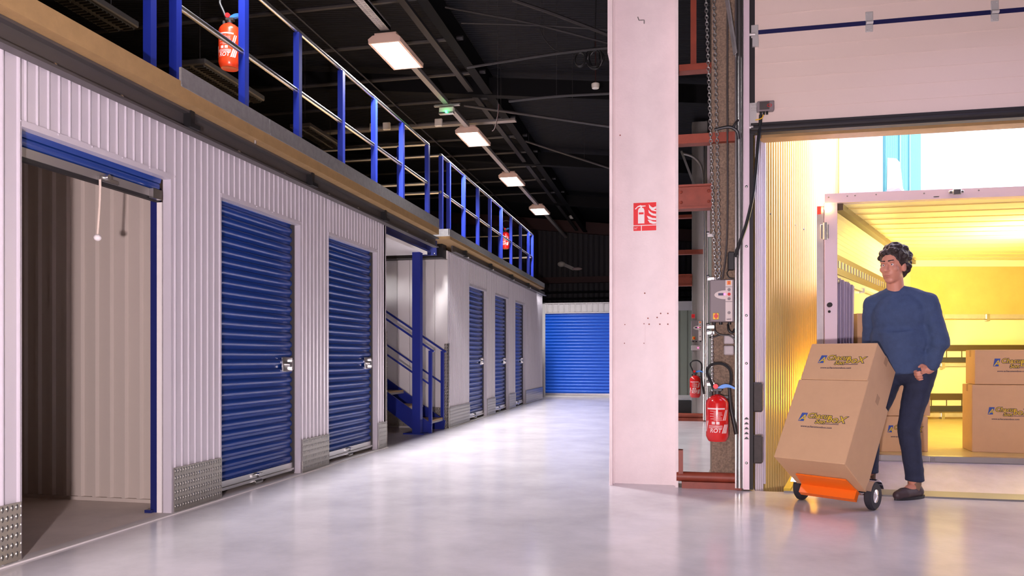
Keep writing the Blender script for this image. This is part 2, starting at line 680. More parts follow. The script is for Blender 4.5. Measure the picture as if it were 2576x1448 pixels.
def unit_front(name, y0, y1, doors, endwall):
    m = MB()
    edges = [y0] + [e for d in doors for e in d] + [y1]
    for i in range(0, len(edges), 2):
        a, b = edges[i], edges[i + 1]
        if i == 0 and y0 < 3:
            beaded(m, (WX, a, 0), (0, 1, 0), (1, 0, 0), b - a, 0, ZT, 0.095, 0.02, 0.012, 0.06)
        else:
            beaded(m, (WX, a, 0), (0, 1, 0), (1, 0, 0), b - a, 0, ZT, 0.07, 0.013, 0.009, 0.035)
        m.box((WX - .05, a, 0), (WX - .004, b, ZT))
        # folded edge of the sheet
        m.box((WX - .054, a - .002, 0), (WX + .004, a + .012, ZD if i else ZT))
        m.box((WX - .054, b - .012, 0), (WX + .004, b + .002, ZD if b != y1 else ZT))
    for a, b in doors:
        beaded(m, (WX, a, 0), (0, 1, 0), (1, 0, 0), b - a, ZD + .03, ZT, 0.07, 0.013, 0.009, 0.02)
        m.box((WX - .05, a, ZD), (WX - .004, b, ZT))
        m.box((WX - .053, a, ZD - .003), (WX + .006, b, ZD + .03))
    # top flashing and screws
    m.box((WX - .052, y0 + .003, ZT - .02), (WX + .008, y1 - .003, ZT + .004))
    y = y0 + .05
    while y < min(y1, 12.):
        m.ell((WX + .008, y, ZT - .025), 0.006, 6)
        y += 0.17
    for a, b in doors:
        y = a - .01
        while y < b + .05 and y < 12:
            m.ell((WX + .008, y, ZD + .022), 0.006, 6)
            y += 0.235
    return struct(name, m, 'panel')


unit_front('wall_left', 2.2, 7.97, DOORS1, 7.97)
unit_front('wall_left_rear', 10.35, 18.25, DOORS2, 18.25)

# inside of the open unit and ends of the blocks
m = MB()
beaded(m, (WX - .06, 4.575, 0), (-1, 0, 0), (0, -1, 0), 2.9, 0, 2.45, 0.118, 0.05, 0.02, 0.02, True)
m.box((-6.1, 4.58, 0), (WX - .06, 4.62, 2.45))
m.box((-6.05, 4.548, 0.0), (WX - .06, 4.575, 0.03))
struct('wall_partition', m, 'panel_in')
m = MB().box((-6.1, 2.15, 0), (WX - .06, 2.2, 2.45))
beaded(m, (-6.05, 2.2, 0), (0, 1, 0), (1, 0, 0), 2.35, 0, 2.45, 0.118, 0.05, 0.02, 0.02, True)
struct('wall_unit_back', m, 'panel_in')
m = MB().box((-6.1, 7.92, 0), (WX - .0, 7.968, ZT)).box((-6.1, 4.62, 0), (-6.0, 7.92, 2.45))
struct('wall_unit_end', m, 'panel')
m = MB().box((-6.1, 10.372, 0), (WX - .06, 10.42, 2.41))
for i in range(14):
    m.box((WX - .002 - i * .19, 10.338, 0.3), (WX - .002 - i * .19 - .184, 10.347, 2.408))
m.box((WX - .058, 10.338, 2.40), (WX - .002, 10.346, 2.53))
struct('wall_stair', m, 'panel_white')

# kick plates of tread plate at the foot of the piers
KL = ['left of the open storage unit', 'between the open unit and the first closed blue shutter',
      'between the two closed blue shutters of the near block', 'at the far end of the near block beside the stairs']
KE = [(2.2, 3.125), (4.29, 4.81), (6.005, 6.52), (7.73, 7.955)]
KR = [(10.40, 11.48), (12.64, 13.24), (14.40, 15.02), (16.10, 18.24)]
KRL = ['on the wall right of the stairs', 'between the first and second shutters of the rear block',
       'between the second and third shutters of the rear block', 'at the far end of the rear block by the end unit']
for (a, b), l in zip(KE + KR, KL + KRL):
    m = MB().box((WX + .010, a, 0.012), (WX + .018, b, 0.295))
    o = m.build('kick_plate', 'tread')
    props(o, 'low tread plate ' + l, 'kick plate', 'tread plates along the unit fronts')
m = MB().box((WX - .05, 10.335, 0), (WX + .012, 10.347, 1.205)).box((WX + .002, 10.335, 0), (WX + .014, 10.39, 1.205))
props(m.build('corner_guard', 'tread_x'), 'tall tread plate corner guard right of the stairs', 'corner guard')
m = MB().box((WX - .04, 7.97, 0), (WX + .016, 7.978, 1.30)).box((WX + .002, 7.958, 0.3), (WX + .016, 7.978, 1.30))
props(m.build('corner_guard', 'tread_x'), 'narrow tread plate corner guard on the near block left of the stairs', 'corner guard')
m = MB().box((-4.6, 10.346, 0.012), (WX - .05, 10.362, 0.31))
props(m.build('kick_plate', 'tread_x'), 'bright tread plate on the white wall under the stairs', 'kick plate')


# ------------------------------------------------------------------ roller shutters
def shutter_profile(z0, z1, pitch=0.075, h=0.018):
    pr = []
    z = z0
    while z < z1:
        for a, b in ((0, 0), (.16, .0), (.24, .55), (.38, .95), (.55, 1.0), (.72, .9), (.84, .45), (.92, 0)):
            zz = z + a * pitch
            if zz <= z1:
                pr.append((b * h, zz))
        z += pitch
    pr.append((0, z1))
    return pr


def shutter(n, y0, y1, label, open_=False):
    X = WX - .075
    nm = 'door_%d' % n
    if not open_:
        m = MB()
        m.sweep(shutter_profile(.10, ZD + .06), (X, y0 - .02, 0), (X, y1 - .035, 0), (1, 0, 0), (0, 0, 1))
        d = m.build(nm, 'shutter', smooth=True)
        props(d, label, 'shutter', 'blue roller shutters', 'structure')
        b = MB().box((X - .01, y0 - .02, .035), (X + .022, y1 - .03, .105)).box((X - .01, y0 - .02, .045), (X + .034, y1 - .03, .060))
        bb = b.build('bottom_bar', 'steel', d)
        k = MB()
        yc = (y0 + y1) / 2 - .02
        k.cyl((X + .022, yc, .085), (X + .05, yc, .085), .016, n=12)
        k.cyl((X + .03, yc - .05, .03), (X + .03, yc + .05, .03), .018, n=12)
        k.box((X + .02, yc - .08, .075), (X + .032, yc + .08, .092))
        k.build('bar_handle', 'steel', bb, smooth=True)
        k = MB().box((X + .015, y1 - .21, .885), (X + .030, y1 - .045, 1.005), bev=.004)
        k.cyl((X + .03, y1 - .12, .945), (X + .055, y1 - .12, .945), .022, n=14)
        k.box((X + .03, y1 - .09, .90), (X + .048, y1 - .065, .985))
        l = k.build('latch', 'steel', d, smooth=True)
        g = MB().box((X - .02, y1 - .035, .02), (X + .03, y1 - .012, ZD))
        g.build('side_guide', 'dark_steel', d)
        return d
    # rolled up: coil under the header, bottom bar hanging below it
    m = MB()
    pr = []
    for i in range(17):
        t = -0.2 + i / 16 * 2.2
        pr.append((0.10 * math.sin(t) - .075, 2.155 + .10 * math.cos(t)))
    m.sweep(pr, (X, y0 - .02, 0), (X, y1 - .02, 0), (1, 0, 0), (0, 0, 1))
    pr = [(a - .002, b) for a, b in shutter_profile(2.055, 2.2, .075, .014)]
    m.sweep(pr, (X, y0 - .02, 0), (X, y1 - .02, 0), (1, 0, 0), (0, 0, 1))
    d = m.build(nm, 'shutter', smooth=True)
    props(d, label, 'shutter', 'blue roller shutters', 'structure')
    b = MB().box((X - .025, y0 - .02, 2.014), (X + .018, y1 - .02, 2.062))
    bb = b.build('bottom_bar', 'steel_dull', d)
    MB().box((X - .02, y0 - .02, 1.995), (X + .012, y1 - .02, 2.014)).build('bar_seal', 'rubber', d)
    k = MB()
    yc = 3.77
    k.cyl((X + .018, yc, 2.04), (X + .05, yc, 2.04), .016, n=12)
    k.box((X + .018, yc - .06, 2.015), (X + .035, yc + .09, 2.035))
    k.box((X + .018, y1 - .13, 2.0), (X + .05, y1 - .05, 2.06))
    k.build('bar_handle', 'steel', bb, smooth=True)
    c = MB()
    yk = 3.70
    c.tube(spline([(X + .03, yk + .02, 2.02), (X + .035, yk + .012, 1.9), (X + .03, yk, 1.70)], 5), .0065, 6)
    pc = c.build('pull_cord', 'rope', d, smooth=True)
    k = MB().ell((X + .03, yk, 1.682), (.021, .021, .019), 14)
    k.build('cord_knob', 'white', pc, smooth=True)
    g = MB().box((X - .075, y1 + .005, 0), (X - .03, y1 + .05, 2.1)).box((X - .10, y1 - .02, 0.0), (X - .05, y1 + .02, .025))
    g.build('side_guide', 'blue_dark', d, label='dark blue side guide')
    g = MB().box((X - .028, y1 + .004, 0), (X + .008, y1 + .012, 2.0))  # strip coloured white to paint the lit edge of the guide
    g.build('guide_lit_edge', 'white', d, label='white strip for the lit guide edge')
    return d


shutter(1, *DOORS1[0], 'blue roller shutter rolled up above the open storage unit', True)
shutter(2, *DOORS1[1], 'closed dark blue shutter right beside the open storage unit')
shutter(3, *DOORS1[2], 'closed dark blue shutter nearest the stairs on the near block')
shutter(4, *DOORS2[0], 'first narrow blue shutter right of the stairs on the rear block')
shutter(5, *DOORS2[1], 'middle one of three narrow blue shutters on the rear block')
shutter(6, *DOORS2[2], 'farthest narrow blue shutter of the rear block')

# end unit that closes the aisle
EY = 19.4
m = MB()
beaded(m, (-3.4, EY, 0), (1, 0, 0), (0, -1, 0), 3.4, 2.19, 2.42, 0.145, 0.05, 0.02, 0.02)
m.box((-3.4, EY + .01, 2.165), (0.0, EY + .06, 2.42)).box((-3.40, EY - .03, 0), (-3.265, EY + .06, 2.42)).box((-3.4, EY - .03, 2.405), (0, EY + .06, 2.425))
m.box((-1.20, EY - .01, 0), (0.6, EY + .06, 2.42)).box((-3.27, EY - .02, 2.15), (-1.15, EY + .04, 2.18)).box((-3.27, EY - .02, 0), (-1.2, EY + .05, .03))
struct('wall_end_unit', m, 'panel_white')
m = MB()
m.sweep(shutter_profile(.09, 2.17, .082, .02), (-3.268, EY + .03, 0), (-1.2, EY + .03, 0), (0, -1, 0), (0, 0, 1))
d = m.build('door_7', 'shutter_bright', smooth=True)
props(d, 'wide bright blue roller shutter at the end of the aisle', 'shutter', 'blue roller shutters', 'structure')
b = MB().box((-3.26, EY, .035), (-1.2, EY + .03, .09)).box((-2.28, EY - .02, .04), (-2.18, EY, .075))
b.build('bottom_bar', 'steel', d)

# ------------------------------------------------------------------ mezzanine deck over the near block
DX, DZ = -2.95, 2.695
t = thing('mezzanine_deck', 'long chipboard mezzanine deck over the near block of storage units', 'mezzanine deck', (-3.2, 2.0, 2.58))
m = MB().box((-8.9, -1.0, 2.585), (DX, 9.30, DZ))
m.build('deck_board', 'wood', t)
m = MB()
for a, b in ((4.10, 5.13), (5.137, 7.3), (7.307, 9.3)):
    m.box((DX - .012, a, DZ - .03), (DX + .004, b, DZ + .085))
    m.box((DX + .004, a, DZ - .034), (DX + .010, b, DZ - .020))
m.build('toe_plate', 'galv', t)
m = MB()
m.box((-3.10, -1.0, 2.455), (-3.075, 9.55, 2.583)).box((-3.075, -1.0, 2.455), (-3.03, 9.55, 2.470)).box((-3.075, -1.0, 2.568), (-3.03, 9.55, 2.583))
e = m.build('edge_beam', 'beam', t)
for y in (3.25, 3.72, 4.9, 5.55, 6.35, 7.0, 8.4, 9.1):
    MB().ell((-3.055, y, 2.478), .012, 8).build('bolt', 'steel', e, smooth=True)
for y in (4.32, 5.98, 7.66):
    m = MB().box((-3.075, y - .02, 2.50), (-3.02, y + .02, 2.63)).box((-3.05, y - .045, 2.60), (-3.015, y + .045, 2.63)).box((-3.05, y - .05, 2.47), (-3.0, y + .05, 2.50))
    c = m.build('beam_clamp', 'black', t)
    m = MB().cyl((-2.99, y, 2.60), (-2.99, y, 2.69), .007, n=8).box((-3.01, y - .05, 2.685), (-2.97, y + .05, 2.694))
    m.build('clamp_screw', 'steel', c)
m = MB().cyl((-2.985, 5.0, 2.56), (-2.985, 5.0, 2.60), .009, n=8).ell((-2.985, 5.0, 2.605), .014, 8)
m.build('coach_bolt', 'steel', t)

# deck over the rear block
t = thing('mezzanine_deck', 'far mezzanine deck with galvanised edge over the rear block of units', 'mezzanine deck', (-3.2, 9.75, 2.6))
m = MB().box((-8.9, 9.80, 2.60), (DX, 17.4, 2.655))
m.build('deck_board', 'wood', t)
m = MB().box((DX - .01, 9.75, 2.64), (DX + .006, 13.0, 2.735)).box((DX - .01, 13.01, 2.64), (DX + .006, 17.4, 2.735)).box((-3.6, 9.75, 2.64), (DX, 9.765, 2.735)).box((-3.6, 9.74, 2.635), (DX + .01, 9.75, 2.65))
m.build('toe_plate', 'galv', t)
m = MB().box((-3.10, 10.35, 2.51), (-3.075, 18.2, 2.60)).box((-3.075, 10.35, 2.51), (-3.03, 18.2, 2.525))
m.build('edge_beam', 'beam', t)
for y in (10.9, 12.5, 14.2, 15.9):
    m = MB().box((-3.075, y - .025, 2.52), (-3.02, y + .025, 2.63)).box((-3.06, y - .05, 2.50), (-3.0, y + .05, 2.525))
    c = m.build('beam_clamp', 'black', t)
    m = MB().ell((-3.0, y, 2.50), .016, 8)
    m.build('clamp_screw', 'steel', c)


# ------------------------------------------------------------------ guard rails
def rail_post(y, x, z0, z1, t, w=.055, m_='blue'):
    MB().box((x - w / 2, y - w / 2, z0), (x + w / 2, y + w / 2, z1)).build('post', m_, t)


RX = -3.22
t = thing('guard_rail', 'near blue guard rail with two silver tubes on the mezzanine edge', 'guard rail', (RX, 4.15, DZ))
for y in (2.4, 4.17, 4.42, 5.23, 6.08, 6.97, 7.81, 8.67, 9.64):
    rail_post(y, RX, DZ, 3.84 if y != 2.4 else 3.9, t)
for nm, z in (('top_rail', 3.86), ('mid_rail', 3.335)):
    m = MB().tube([(RX, 4.43, z), (RX, 9.68, z)], .021, 12)
    m.build(nm, 'steel', t, smooth=True)
m = MB().tube([(RX, 1.0, 3.335), (RX, 4.28, 3.335)], .024, 12)
m.ell((RX, 4.28, 3.335), .024, 12)
m.build('mid_rail', 'steel', t, smooth=True)
m = MB().tube([(RX, 1.0, 3.86), (RX, 4.20, 3.86)], .024, 12)
m.build('top_rail', 'steel', t, smooth=True)
# return at the stair head
for z in (3.86, 3.335):
    MB().tube([(RX, 9.66, z), (-5.6, 9.66, z)], .02, 10).build('return_rail', 'steel', t, smooth=True)
for x in (-3.62, -4.9):
    rail_post(9.66, x, DZ, 3.84, t)

t = thing('guard_rail', 'far blue guard rail with silver tubes above the rear block', 'guard rail', (RX, 10.2, 2.66))
for y in (10.25, 10.62, 11.42, 12.3, 13.15, 14.05, 14.95, 15.9, 16.8, 17.3):
    rail_post(y, RX, 2.66, 3.85, t)
for nm, z in (('top_rail', 3.865), ('mid_rail', 3.34)):
    MB().tube([(RX, 10.22, z), (RX, 17.32, z)], .021, 12).build(nm, 'steel', t, smooth=True)
    MB().tube([(RX, 10.24, z), (-5.8, 10.24, z)], .02, 10).build('return_rail', 'steel', t, smooth=True)
    MB().tube([(RX, 17.3, z), (-5.6, 17.3, z)], .02, 10).build('return_rail', 'steel', t, smooth=True)
for x in (-4.0, -4.9):
    rail_post(17.3, x, 2.66, 3.85, t)

# ------------------------------------------------------------------ column, beams and soffit by the stairs
t = thing('mezzanine_column', 'square blue steel column standing beside the stairs', 'column', (-3.31, 9.5, 0))
MB().box((-3.365, 9.45, .012), (-3.255, 9.55, 2.395)).build('shaft', 'blue', t)
MB().box((-3.475, 9.40, 0), (-3.185, 9.62, .014)).build('base_plate', 'blue', t)
t = thing('mezzanine_beam', 'dark blue beam under the deck ahead of the stairs', 'beam', (-3.3, 8.9, 2.45))
m = MB().box((-3.32, 8.0, 2.455), (-3.30, 9.85, 2.57)).box((-3.38, 8.0, 2.437), (-3.24, 9.85, 2.455)).box((-3.38, 8.0, 2.57), (-3.24, 9.85, 2.584))
m.build('web', 'blue_dark', t)
MB().box((-3.45, 9.86, 2.40), (-3.165, 9.90, 2.64)).build('end_plate', 'blue_dark', t)
m = MB()
for x, z in ((-3.19, 2.60), (-3.19, 2.53), (-3.42, 2.45), (-3.30, 2.42), (-3.19, 2.42)):
    m.ell((x, 9.855, z), .012, 8)
m.build('bolt', 'steel', t, smooth=True)
t = MB().box((-4.9, 10.15, 2.41), (-3.17, 10.345, 2.60)).build('mezzanine_beam', 'black')
props(t, 'black beam above the white wall behind the stairs', 'beam')
t = MB().box((-5.5, 8.0, 2.39), (-3.24, 9.70, 2.43)).build('landing_soffit', 'white')
props(t, 'white panel under the landing above the stairs', 'panel')

# ------------------------------------------------------------------ staircase
t = thing('staircase', 'blue steel staircase with wooden treads going up to the left', 'staircase', (-3.2, 9.8, 0))
YN, YF = 9.62, 10.22
kx = 0.655                                     # rise per metre going left


def st(x, y, z):
    return Vector((x, y, z))


for y in (YN, YF):
    m = MB()
    x0, x1 = -3.16, -6.0
    z0 = .02
    zz = lambda x: (x0 - x) * kx + .03
    m.prism([(x0, .0), (x0 + .02, .12), (x1, zz(x1) + .16), (x1, zz(x1) - .02), (x0 - .18, .0)], (0, y - .006, 0), (1, 0, 0), (0, 0, 1), .02)
    m.build('stringer', 'blue', t)
for i in range(11):
    x = -3.20 - i * .29
    z = .165 + i * .19
    if z < 2.3:
        a = MB().box((x - .26, YN + .01, z - .025), (x + .02, YF - .02, z))
        a.build('step', 'wood', t)
        b = MB().box((x + .016, YN + .01, z - .045), (x + .024, YF - .02, z - .02))
        b.build('step_nosing', 'steel_dull', t)
for y, px in ((YN, -3.17), (YF, -3.19)):
    MB().box((px - .022, y - .018, 0), (px + .022, y + .018, 1.10)).build('post', 'blue', t)
    MB().bar((px + .05, y, 1.085), (px - 2.2, y, 1.085 + 2.25 * kx), .03, .025).build('hand_rail', 'blue', t)
    MB().bar((px, y, .645), (px - 2.2, y, .645 + 2.2 * kx), .025, .022).build('mid_rail', 'blue', t)
    MB().box((px - 1.0, y - .018, .6), (px - .96, y + .018, 1.085 + .96 * kx)).build('post', 'blue', t)

# ------------------------------------------------------------------ roof steel, lamps and cables
t = MB().box((-2.66, -4, 4.78), (-2.54, 23, 4.80)).box((-2.61, -4, 4.80), (-2.59, 23, 5.12)).build('roof_beam', 'roof_dark')
props(t, 'dark beam running the length of the hall under the roof', 'beam')
t = MB().box((-2.90, 2, 4.83), (-2.82, 23, 4.87)).build('roof_rail', 'tube')
props(t, 'grey flat rail running along the hall beside the roof beam', 'rail')
t = MB().tube([(-4.15, 4, 4.85), (-4.15, 22, 4.85)], .012, 6).build('wire', 'tube')
props(t, 'thin wire stretched along the hall under the roof on the left', 'wire')
for i, y in enumerate((5.7, 6.75, 7.8, 8.886, 9.997, 11.01, 12.0, 13.0, 14.04, 15.1, 16.27, 17.6)):
    o = MB().tube([(-8.0, y, 4.9), (-2.51, y, 4.9)], .028 if i < 8 else .024, 8).build('roof_tube', 'tube', smooth=True)
    props(o, 'thin grey tube running across the dark roof on the left', 'tube', 'grey cross tubes under the roof')
for i, (yb) in enumerate((10.6, 14.6, 18.6)):
    m = MB().bar((-8.8, yb, rz(-8.8) - .25), (0.6, yb, rz(.6) - .25), .14, .25)
    o = m.build('rafter', 'roof_dark')
    props(o, 'dark rafter across the roof ' + ('over the second lamp', 'over the third lamp', 'beyond the farthest lamp')[i], 'rafter')
m = MB().bar((-8.8, 22.8, rz(-8.8) - .22), (.6, 22.8, rz(.6) - .22), .16, .34)
props(m.build('rafter', 'red_dark'), 'dark red beam along the top of the back wall', 'beam')
m = MB().box((-8.8, 22.8, 3.28), (.6, 22.95, 3.46))
props(m.build('wall_beam', 'red_dark'), 'dark red rail across the middle of the back wall', 'beam')
for z in (2.46, 2.62, 2.80):
    m = MB().box((-3.6, 20.9, z), (.6, 21.0, z + .05))
    props(m.build('slat', 'roof_dark'), 'black slat above the end unit against the dark back wall', 'slat', 'slats above the end unit')


LX = -2.95
lamp0 = None
LL = ['nearest and largest lit ceiling lamp', 'second lit ceiling lamp from the front, just past the exit light',
      'third lit ceiling lamp from the front, small', 'farthest and smallest lit ceiling lamp']
for i, y in enumerate((7.44, 10.66, 13.45, 16.42)):
    if lamp0 is None:
        t = thing('ceiling_lamp', LL[0], 'ceiling lamp', (LX, y, 4.30), group='lit lamps along the roof')
        w, L = .30, .70
        m = MB()
        pr = [(-w / 2 - .025, 0.0), (-w / 2 - .03, .03), (-w / 2 + .02, .065), (0, .075), (w / 2 - .02, .065), (w / 2 + .03, .03), (w / 2 + .025, 0)]
        n = len(pr)
        A = [Vector((LX + a, y - .02, 4.30 + b)) for a, b in pr]
        B = [Vector((LX + a, y + L + .02, 4.30 + b)) for a, b in pr]
        m.add(A + B, [(j, j + 1, n + j + 1, n + j) for j in range(n - 1)] + [tuple(range(n)), tuple(range(n, 2 * n))[::-1]])
        m.build('housing', 'lamp_body', t)
        MB().box((LX - .12, y + .01, 4.37), (LX + .12, y + L - .01, 4.40)).build('gear_tray', 'lamp_body', t)
        MB().box((LX - w / 2, y, 4.292), (LX + w / 2, y + L, 4.299)).build('diffuser', 'lamp_glow', t)
        m = MB().box((LX - w / 2 - .026, y - .02, 4.285), (LX - w / 2, y + L + .02, 4.302)).box((LX + w / 2, y - .02, 4.285), (LX + w / 2 + .026, y + L + .02, 4.302))
        m.box((LX - w / 2, y - .02, 4.285), (LX + w / 2, y, 4.302)).box((LX - w / 2, y + L, 4.285), (LX + w / 2, y + L + .02, 4.302))
        m.build('frame', 'lamp_body', t)
        lamp0 = t
    else:
        t = copy_tree(lamp0)
        t.location.y = y
        t['label'] = LL[i]
    light('hall_lamp', 'AREA', (LX, y + .35, 4.27), (95, 85, 68, 50)[i], (1.0, 0.97, 1.0), 0.30, 0.70, spread=math.radians(128))
# trunking that carries the lamps
m = MB().box((LX - .06, 2.0, 4.42), (LX + .06, 7.45, 4.45)).box((LX - .06, 2, 4.42), (LX - .05, 7.45, 4.47)).box((LX + .05, 2, 4.42), (LX + .06, 7.45, 4.47))
for k in range(60):
    y = 5.0 + k * .04
    m.box((LX - .035, y, 4.416), (LX - .01, y + .02, 4.42)).box((LX + .01, y, 4.416), (LX + .035, y + .02, 4.42))
props(m.build('cable_tray', 'galv'), 'perforated cable tray leading to the nearest ceiling lamp', 'cable tray')
for (a, b), l in zip(((8.16, 10.66), (11.38, 13.45), (14.17, 16.42), (17.1, 21)), ('between the first and second ceiling lamps', 'between the second and third ceiling lamps', 'between the third and fourth ceiling lamps', 'beyond the farthest ceiling lamp')):
    m = MB().box((LX - .035, a, 4.36), (LX + .035, b, 4.41))
    props(m.build('cable_tray', 'steel_dull'), 'straight grey trunking ' + l, 'cable tray')
# cross tray with junction boxes
a, b = onZ(830, 262, 4.62), onZ(1390, 325, 4.62)
m = MB().box((-6.0, 11.2, 4.60), (-2.35, 11.32, 4.63))
o = props(m.build('cable_tray', 'steel_dull'), 'long perforated cable tray crossing under the roof with junction boxes', 'cable tray')
for x, l in ((-4.62, 'leftmost'), (-4.40, 'second'), (-3.55, 'rightmost')):
    p = MB().box((x - .06, 11.15, 4.57), (x + .06, 11.2, 4.69), bev=.01)
    props(p.build('junction_box', 'off_white'), l + ' of three small junction boxes on the cross tray', 'junction box', 'junction boxes on the cross tray')
# emergency exit lamp
t = thing('exit_lamp', 'emergency lamp box with a green light under the roof', 'exit lamp', onY(1122, 270, 9.6))
c = onY(1122, 275, 9.6)
MB().box((c.x - .10, c.y, c.z - .035), (c.x + .10, c.y + .08, c.z + .035), bev=.008).build('box', 'off_white', t)
MB().box((c.x - .10, c.y - .012, c.z - .055), (c.x + .10, c.y + .06, c.z - .035)).build('lens', 'steel', t)
MB().ell((c.x + .005, c.y - .015, c.z - .033), .015, 10).build('green_light', 'green_led', t, smooth=True)
m = MB().box((c.x - .17, c.y, c.z + .05), (c.x + .18, c.y + .05, c.z + .065)).box((c.x - .17, c.y + .04, c.z + .065), (c.x + .18, c.y + .05, c.z + .085))
m.build('bracket', 'galv', t)
light('exit_glow', 'POINT', (c.x + .005, c.y - .06, c.z - .05), .12, (.05, 1.0, .3), .015)
# pipe from the exit lamp to the right
o = MB().tube([onY(1168, 265, 9.75), onY(1560, 322, 9.75)], .018, 8).build('conduit', 'tube', smooth=True)
props(o, 'grey conduit running right from the exit lamp to the pillar', 'conduit')
for px, py in ((1260, 278), (1440, 304)):
    p = onY(px, py, 9.75)
    MB().cyl(p, (p.x, p.y, rz(p.x) + .01), .003, n=6).build('hanger', 'tube', o)
o = MB().tube([onY(1270, 338, 13.0), onY(1540, 425, 13.0)], .018, 8).build('conduit', 'tube', smooth=True)
props(o, 'faint lower conduit sloping right to the pillar', 'conduit')
for px, py in ((1330, 357), (1470, 401)):
    p = onY(px, py, 13.0)
    MB().cyl(p, (p.x, p.y, rz(p.x) + .01), .003, n=6).build('hanger', 'tube', o)
for pts, l, r in (([(1290, 0), (1400, 38), (1540, 92)], 'thick black cable across the top of the roof toward the pillar', .018),
                  ([(1120, 18), (1230, 38), (1350, 62), (1540, 112)], 'thin dark cable under the roof left of the pillar', .010),
                  ([(1160, 58), (1360, 64), (1540, 76)], 'nearly level dark cable under the roof', .008),
                  ([(1175, 170), (1300, 150), (1420, 132), (1560, 117)], 'black cable rising right to the cable coil', .014),
                  ([(1280, 255), (1400, 242), (1560, 234)], 'black cable under the roof above the exit conduit', .014),
                  ([(1358, 70), (1368, 95), (1392, 122), (1420, 134)], 'thin cable loop hanging from the roof', .006),
                  ([(1255, 262), (1252, 290), (1245, 322), (1238, 330)], 'reddish thin cable hanging beside the second lamp', .006)):
    P = [onY(x, y, 8.0) for x, y in pts]
    P[0] = Vector((P[0].x, P[0].y, min(rz(P[0].x) + .01, P[0].z)))
    o = MB().tube(spline(P, 5), r, 6).build('cable', 'red_dark' if 'reddish' in l else 'rubber', smooth=True)
    props(o, l, 'cable')
    MB().cyl(P[1], (P[1].x, P[1].y, rz(P[1].x) + .01), .002, n=5).build('hanger', 'tube', o)
m = MB()
c = onY(1496, 147, 8.1)
for k in range(7):
    r = .085 + .012 * math.sin(k * 2.1)
    ang = k * .35
    pts = [c + Vector(((r + .01 * math.sin(3 * u + k)) * math.cos(u) * math.cos(ang * .4), .03 * math.sin(u + k), r * 1.15 * math.sin(u))) for u in [2 * PI * j / 24 for j in range(24)]]
    m.tube(pts, .007, 6, True)
for k in range(3):
    pts = [c + Vector((-.16 + .055 * math.cos(u), .02 * k, .01 + .075 * math.sin(u))) for u in [2 * PI * j / 18 for j in range(18)]]
    m.tube(pts, .006, 6, True)
o = m.build('cable_coil', 'black', smooth=True)
props(o, 'black coil of cable hanging under the roof left of the pillar', 'cable coil')
MB().tube([c + Vector((0, 0, .09)), c + Vector((0, 0, .16)), c + Vector((.02, 0, rz(c.x) - c.z + .01))], .006, 6).build('hanger', 'black', o)
for (px, py, Y, s_, l) in ((1498, 216, 9.3, 1.0, 'small cream detector hanging under the roof beside the pillar'), (1437, 546, 21, 1.4, 'tiny pale detector by the beam above the back wall')):
    c = onY(px, py, Y)
    t = thing('smoke_detector', l, 'smoke detector', c)
    MB().lathe([(.02 * s_, -.035 * s_), (.042 * s_, -.03 * s_), (.05 * s_, .0), (.05 * s_, .025 * s_), (.03 * s_, .035 * s_)], c, 18).build('housing', 'off_white', t, smooth=True)
    MB().cyl(c + Vector((0, 0, .035)), c + Vector((0, 0, rz(c.x) - c.z - .02)), .006, n=6).build('stem', 'red_dark', t)
# flood light on the back wall
c = onY(1412, 664, 22.86)
t = thing('flood_light', 'faint pale twin lamp fixture on the back wall', 'wall lamp', c)
MB().ell(c, (.12, .08, .09), 12).build('lamp_head', 'off_white', t, smooth=True)
d_ = onY(1452, 676, 22.86)
MB().ell(d_, (.16, .08, .05), 12).build('lamp_head', 'pink_white', t, smooth=True)
MB().bar(c + Vector((.05, .05, 0)), d_ + Vector((-.1, .05, 0)), .05, .1).build('arm', 'steel_dull', t)
# dark louvred lamps over the deck, switched off
for (px, py, Y, l) in ((188, 6, 5.2, 'unlit louvred ceiling lamp at the top left corner'), (562, 216, 7.1, 'unlit louvred lamp behind the post with the extinguisher'), (800, 350, 10.2, 'unlit louvred lamp low between the far rail posts')):
    c = onY(px, py, Y)
    t = thing('louvre_lamp', l, 'ceiling lamp', c, group='unlit louvred lamps over the deck')
    MB().box((c.x - .16, c.y - .55, c.z + .01), (c.x + .16, c.y + .55, c.z + .07), bev=.01).build('housing', 'dark_steel', t)
    for s_ in (-.075, .075):
        m = MB()
        for k in range(24):
            y = c.y - .52 + k * .045
            m.box((c.x + s_ - .05, y, c.z - .01), (c.x + s_ + .05, y + .012, c.z + .012))
        m.box((c.x + s_ - .055, c.y - .53, c.z), (c.x + s_ - .05, c.y + .53, c.z + .012)).box((c.x + s_ + .05, c.y - .53, c.z), (c.x + s_ + .055, c.y + .53, c.z + .012))
        m.build('louvre', 'louvre', t)
    for dy in (-.4, .4):
        MB().cyl((c.x, c.y + dy, c.z + .06), (c.x, c.y + dy, rz(c.x) + .01), .004, n=6).build('suspension_wire', 'tube', t)


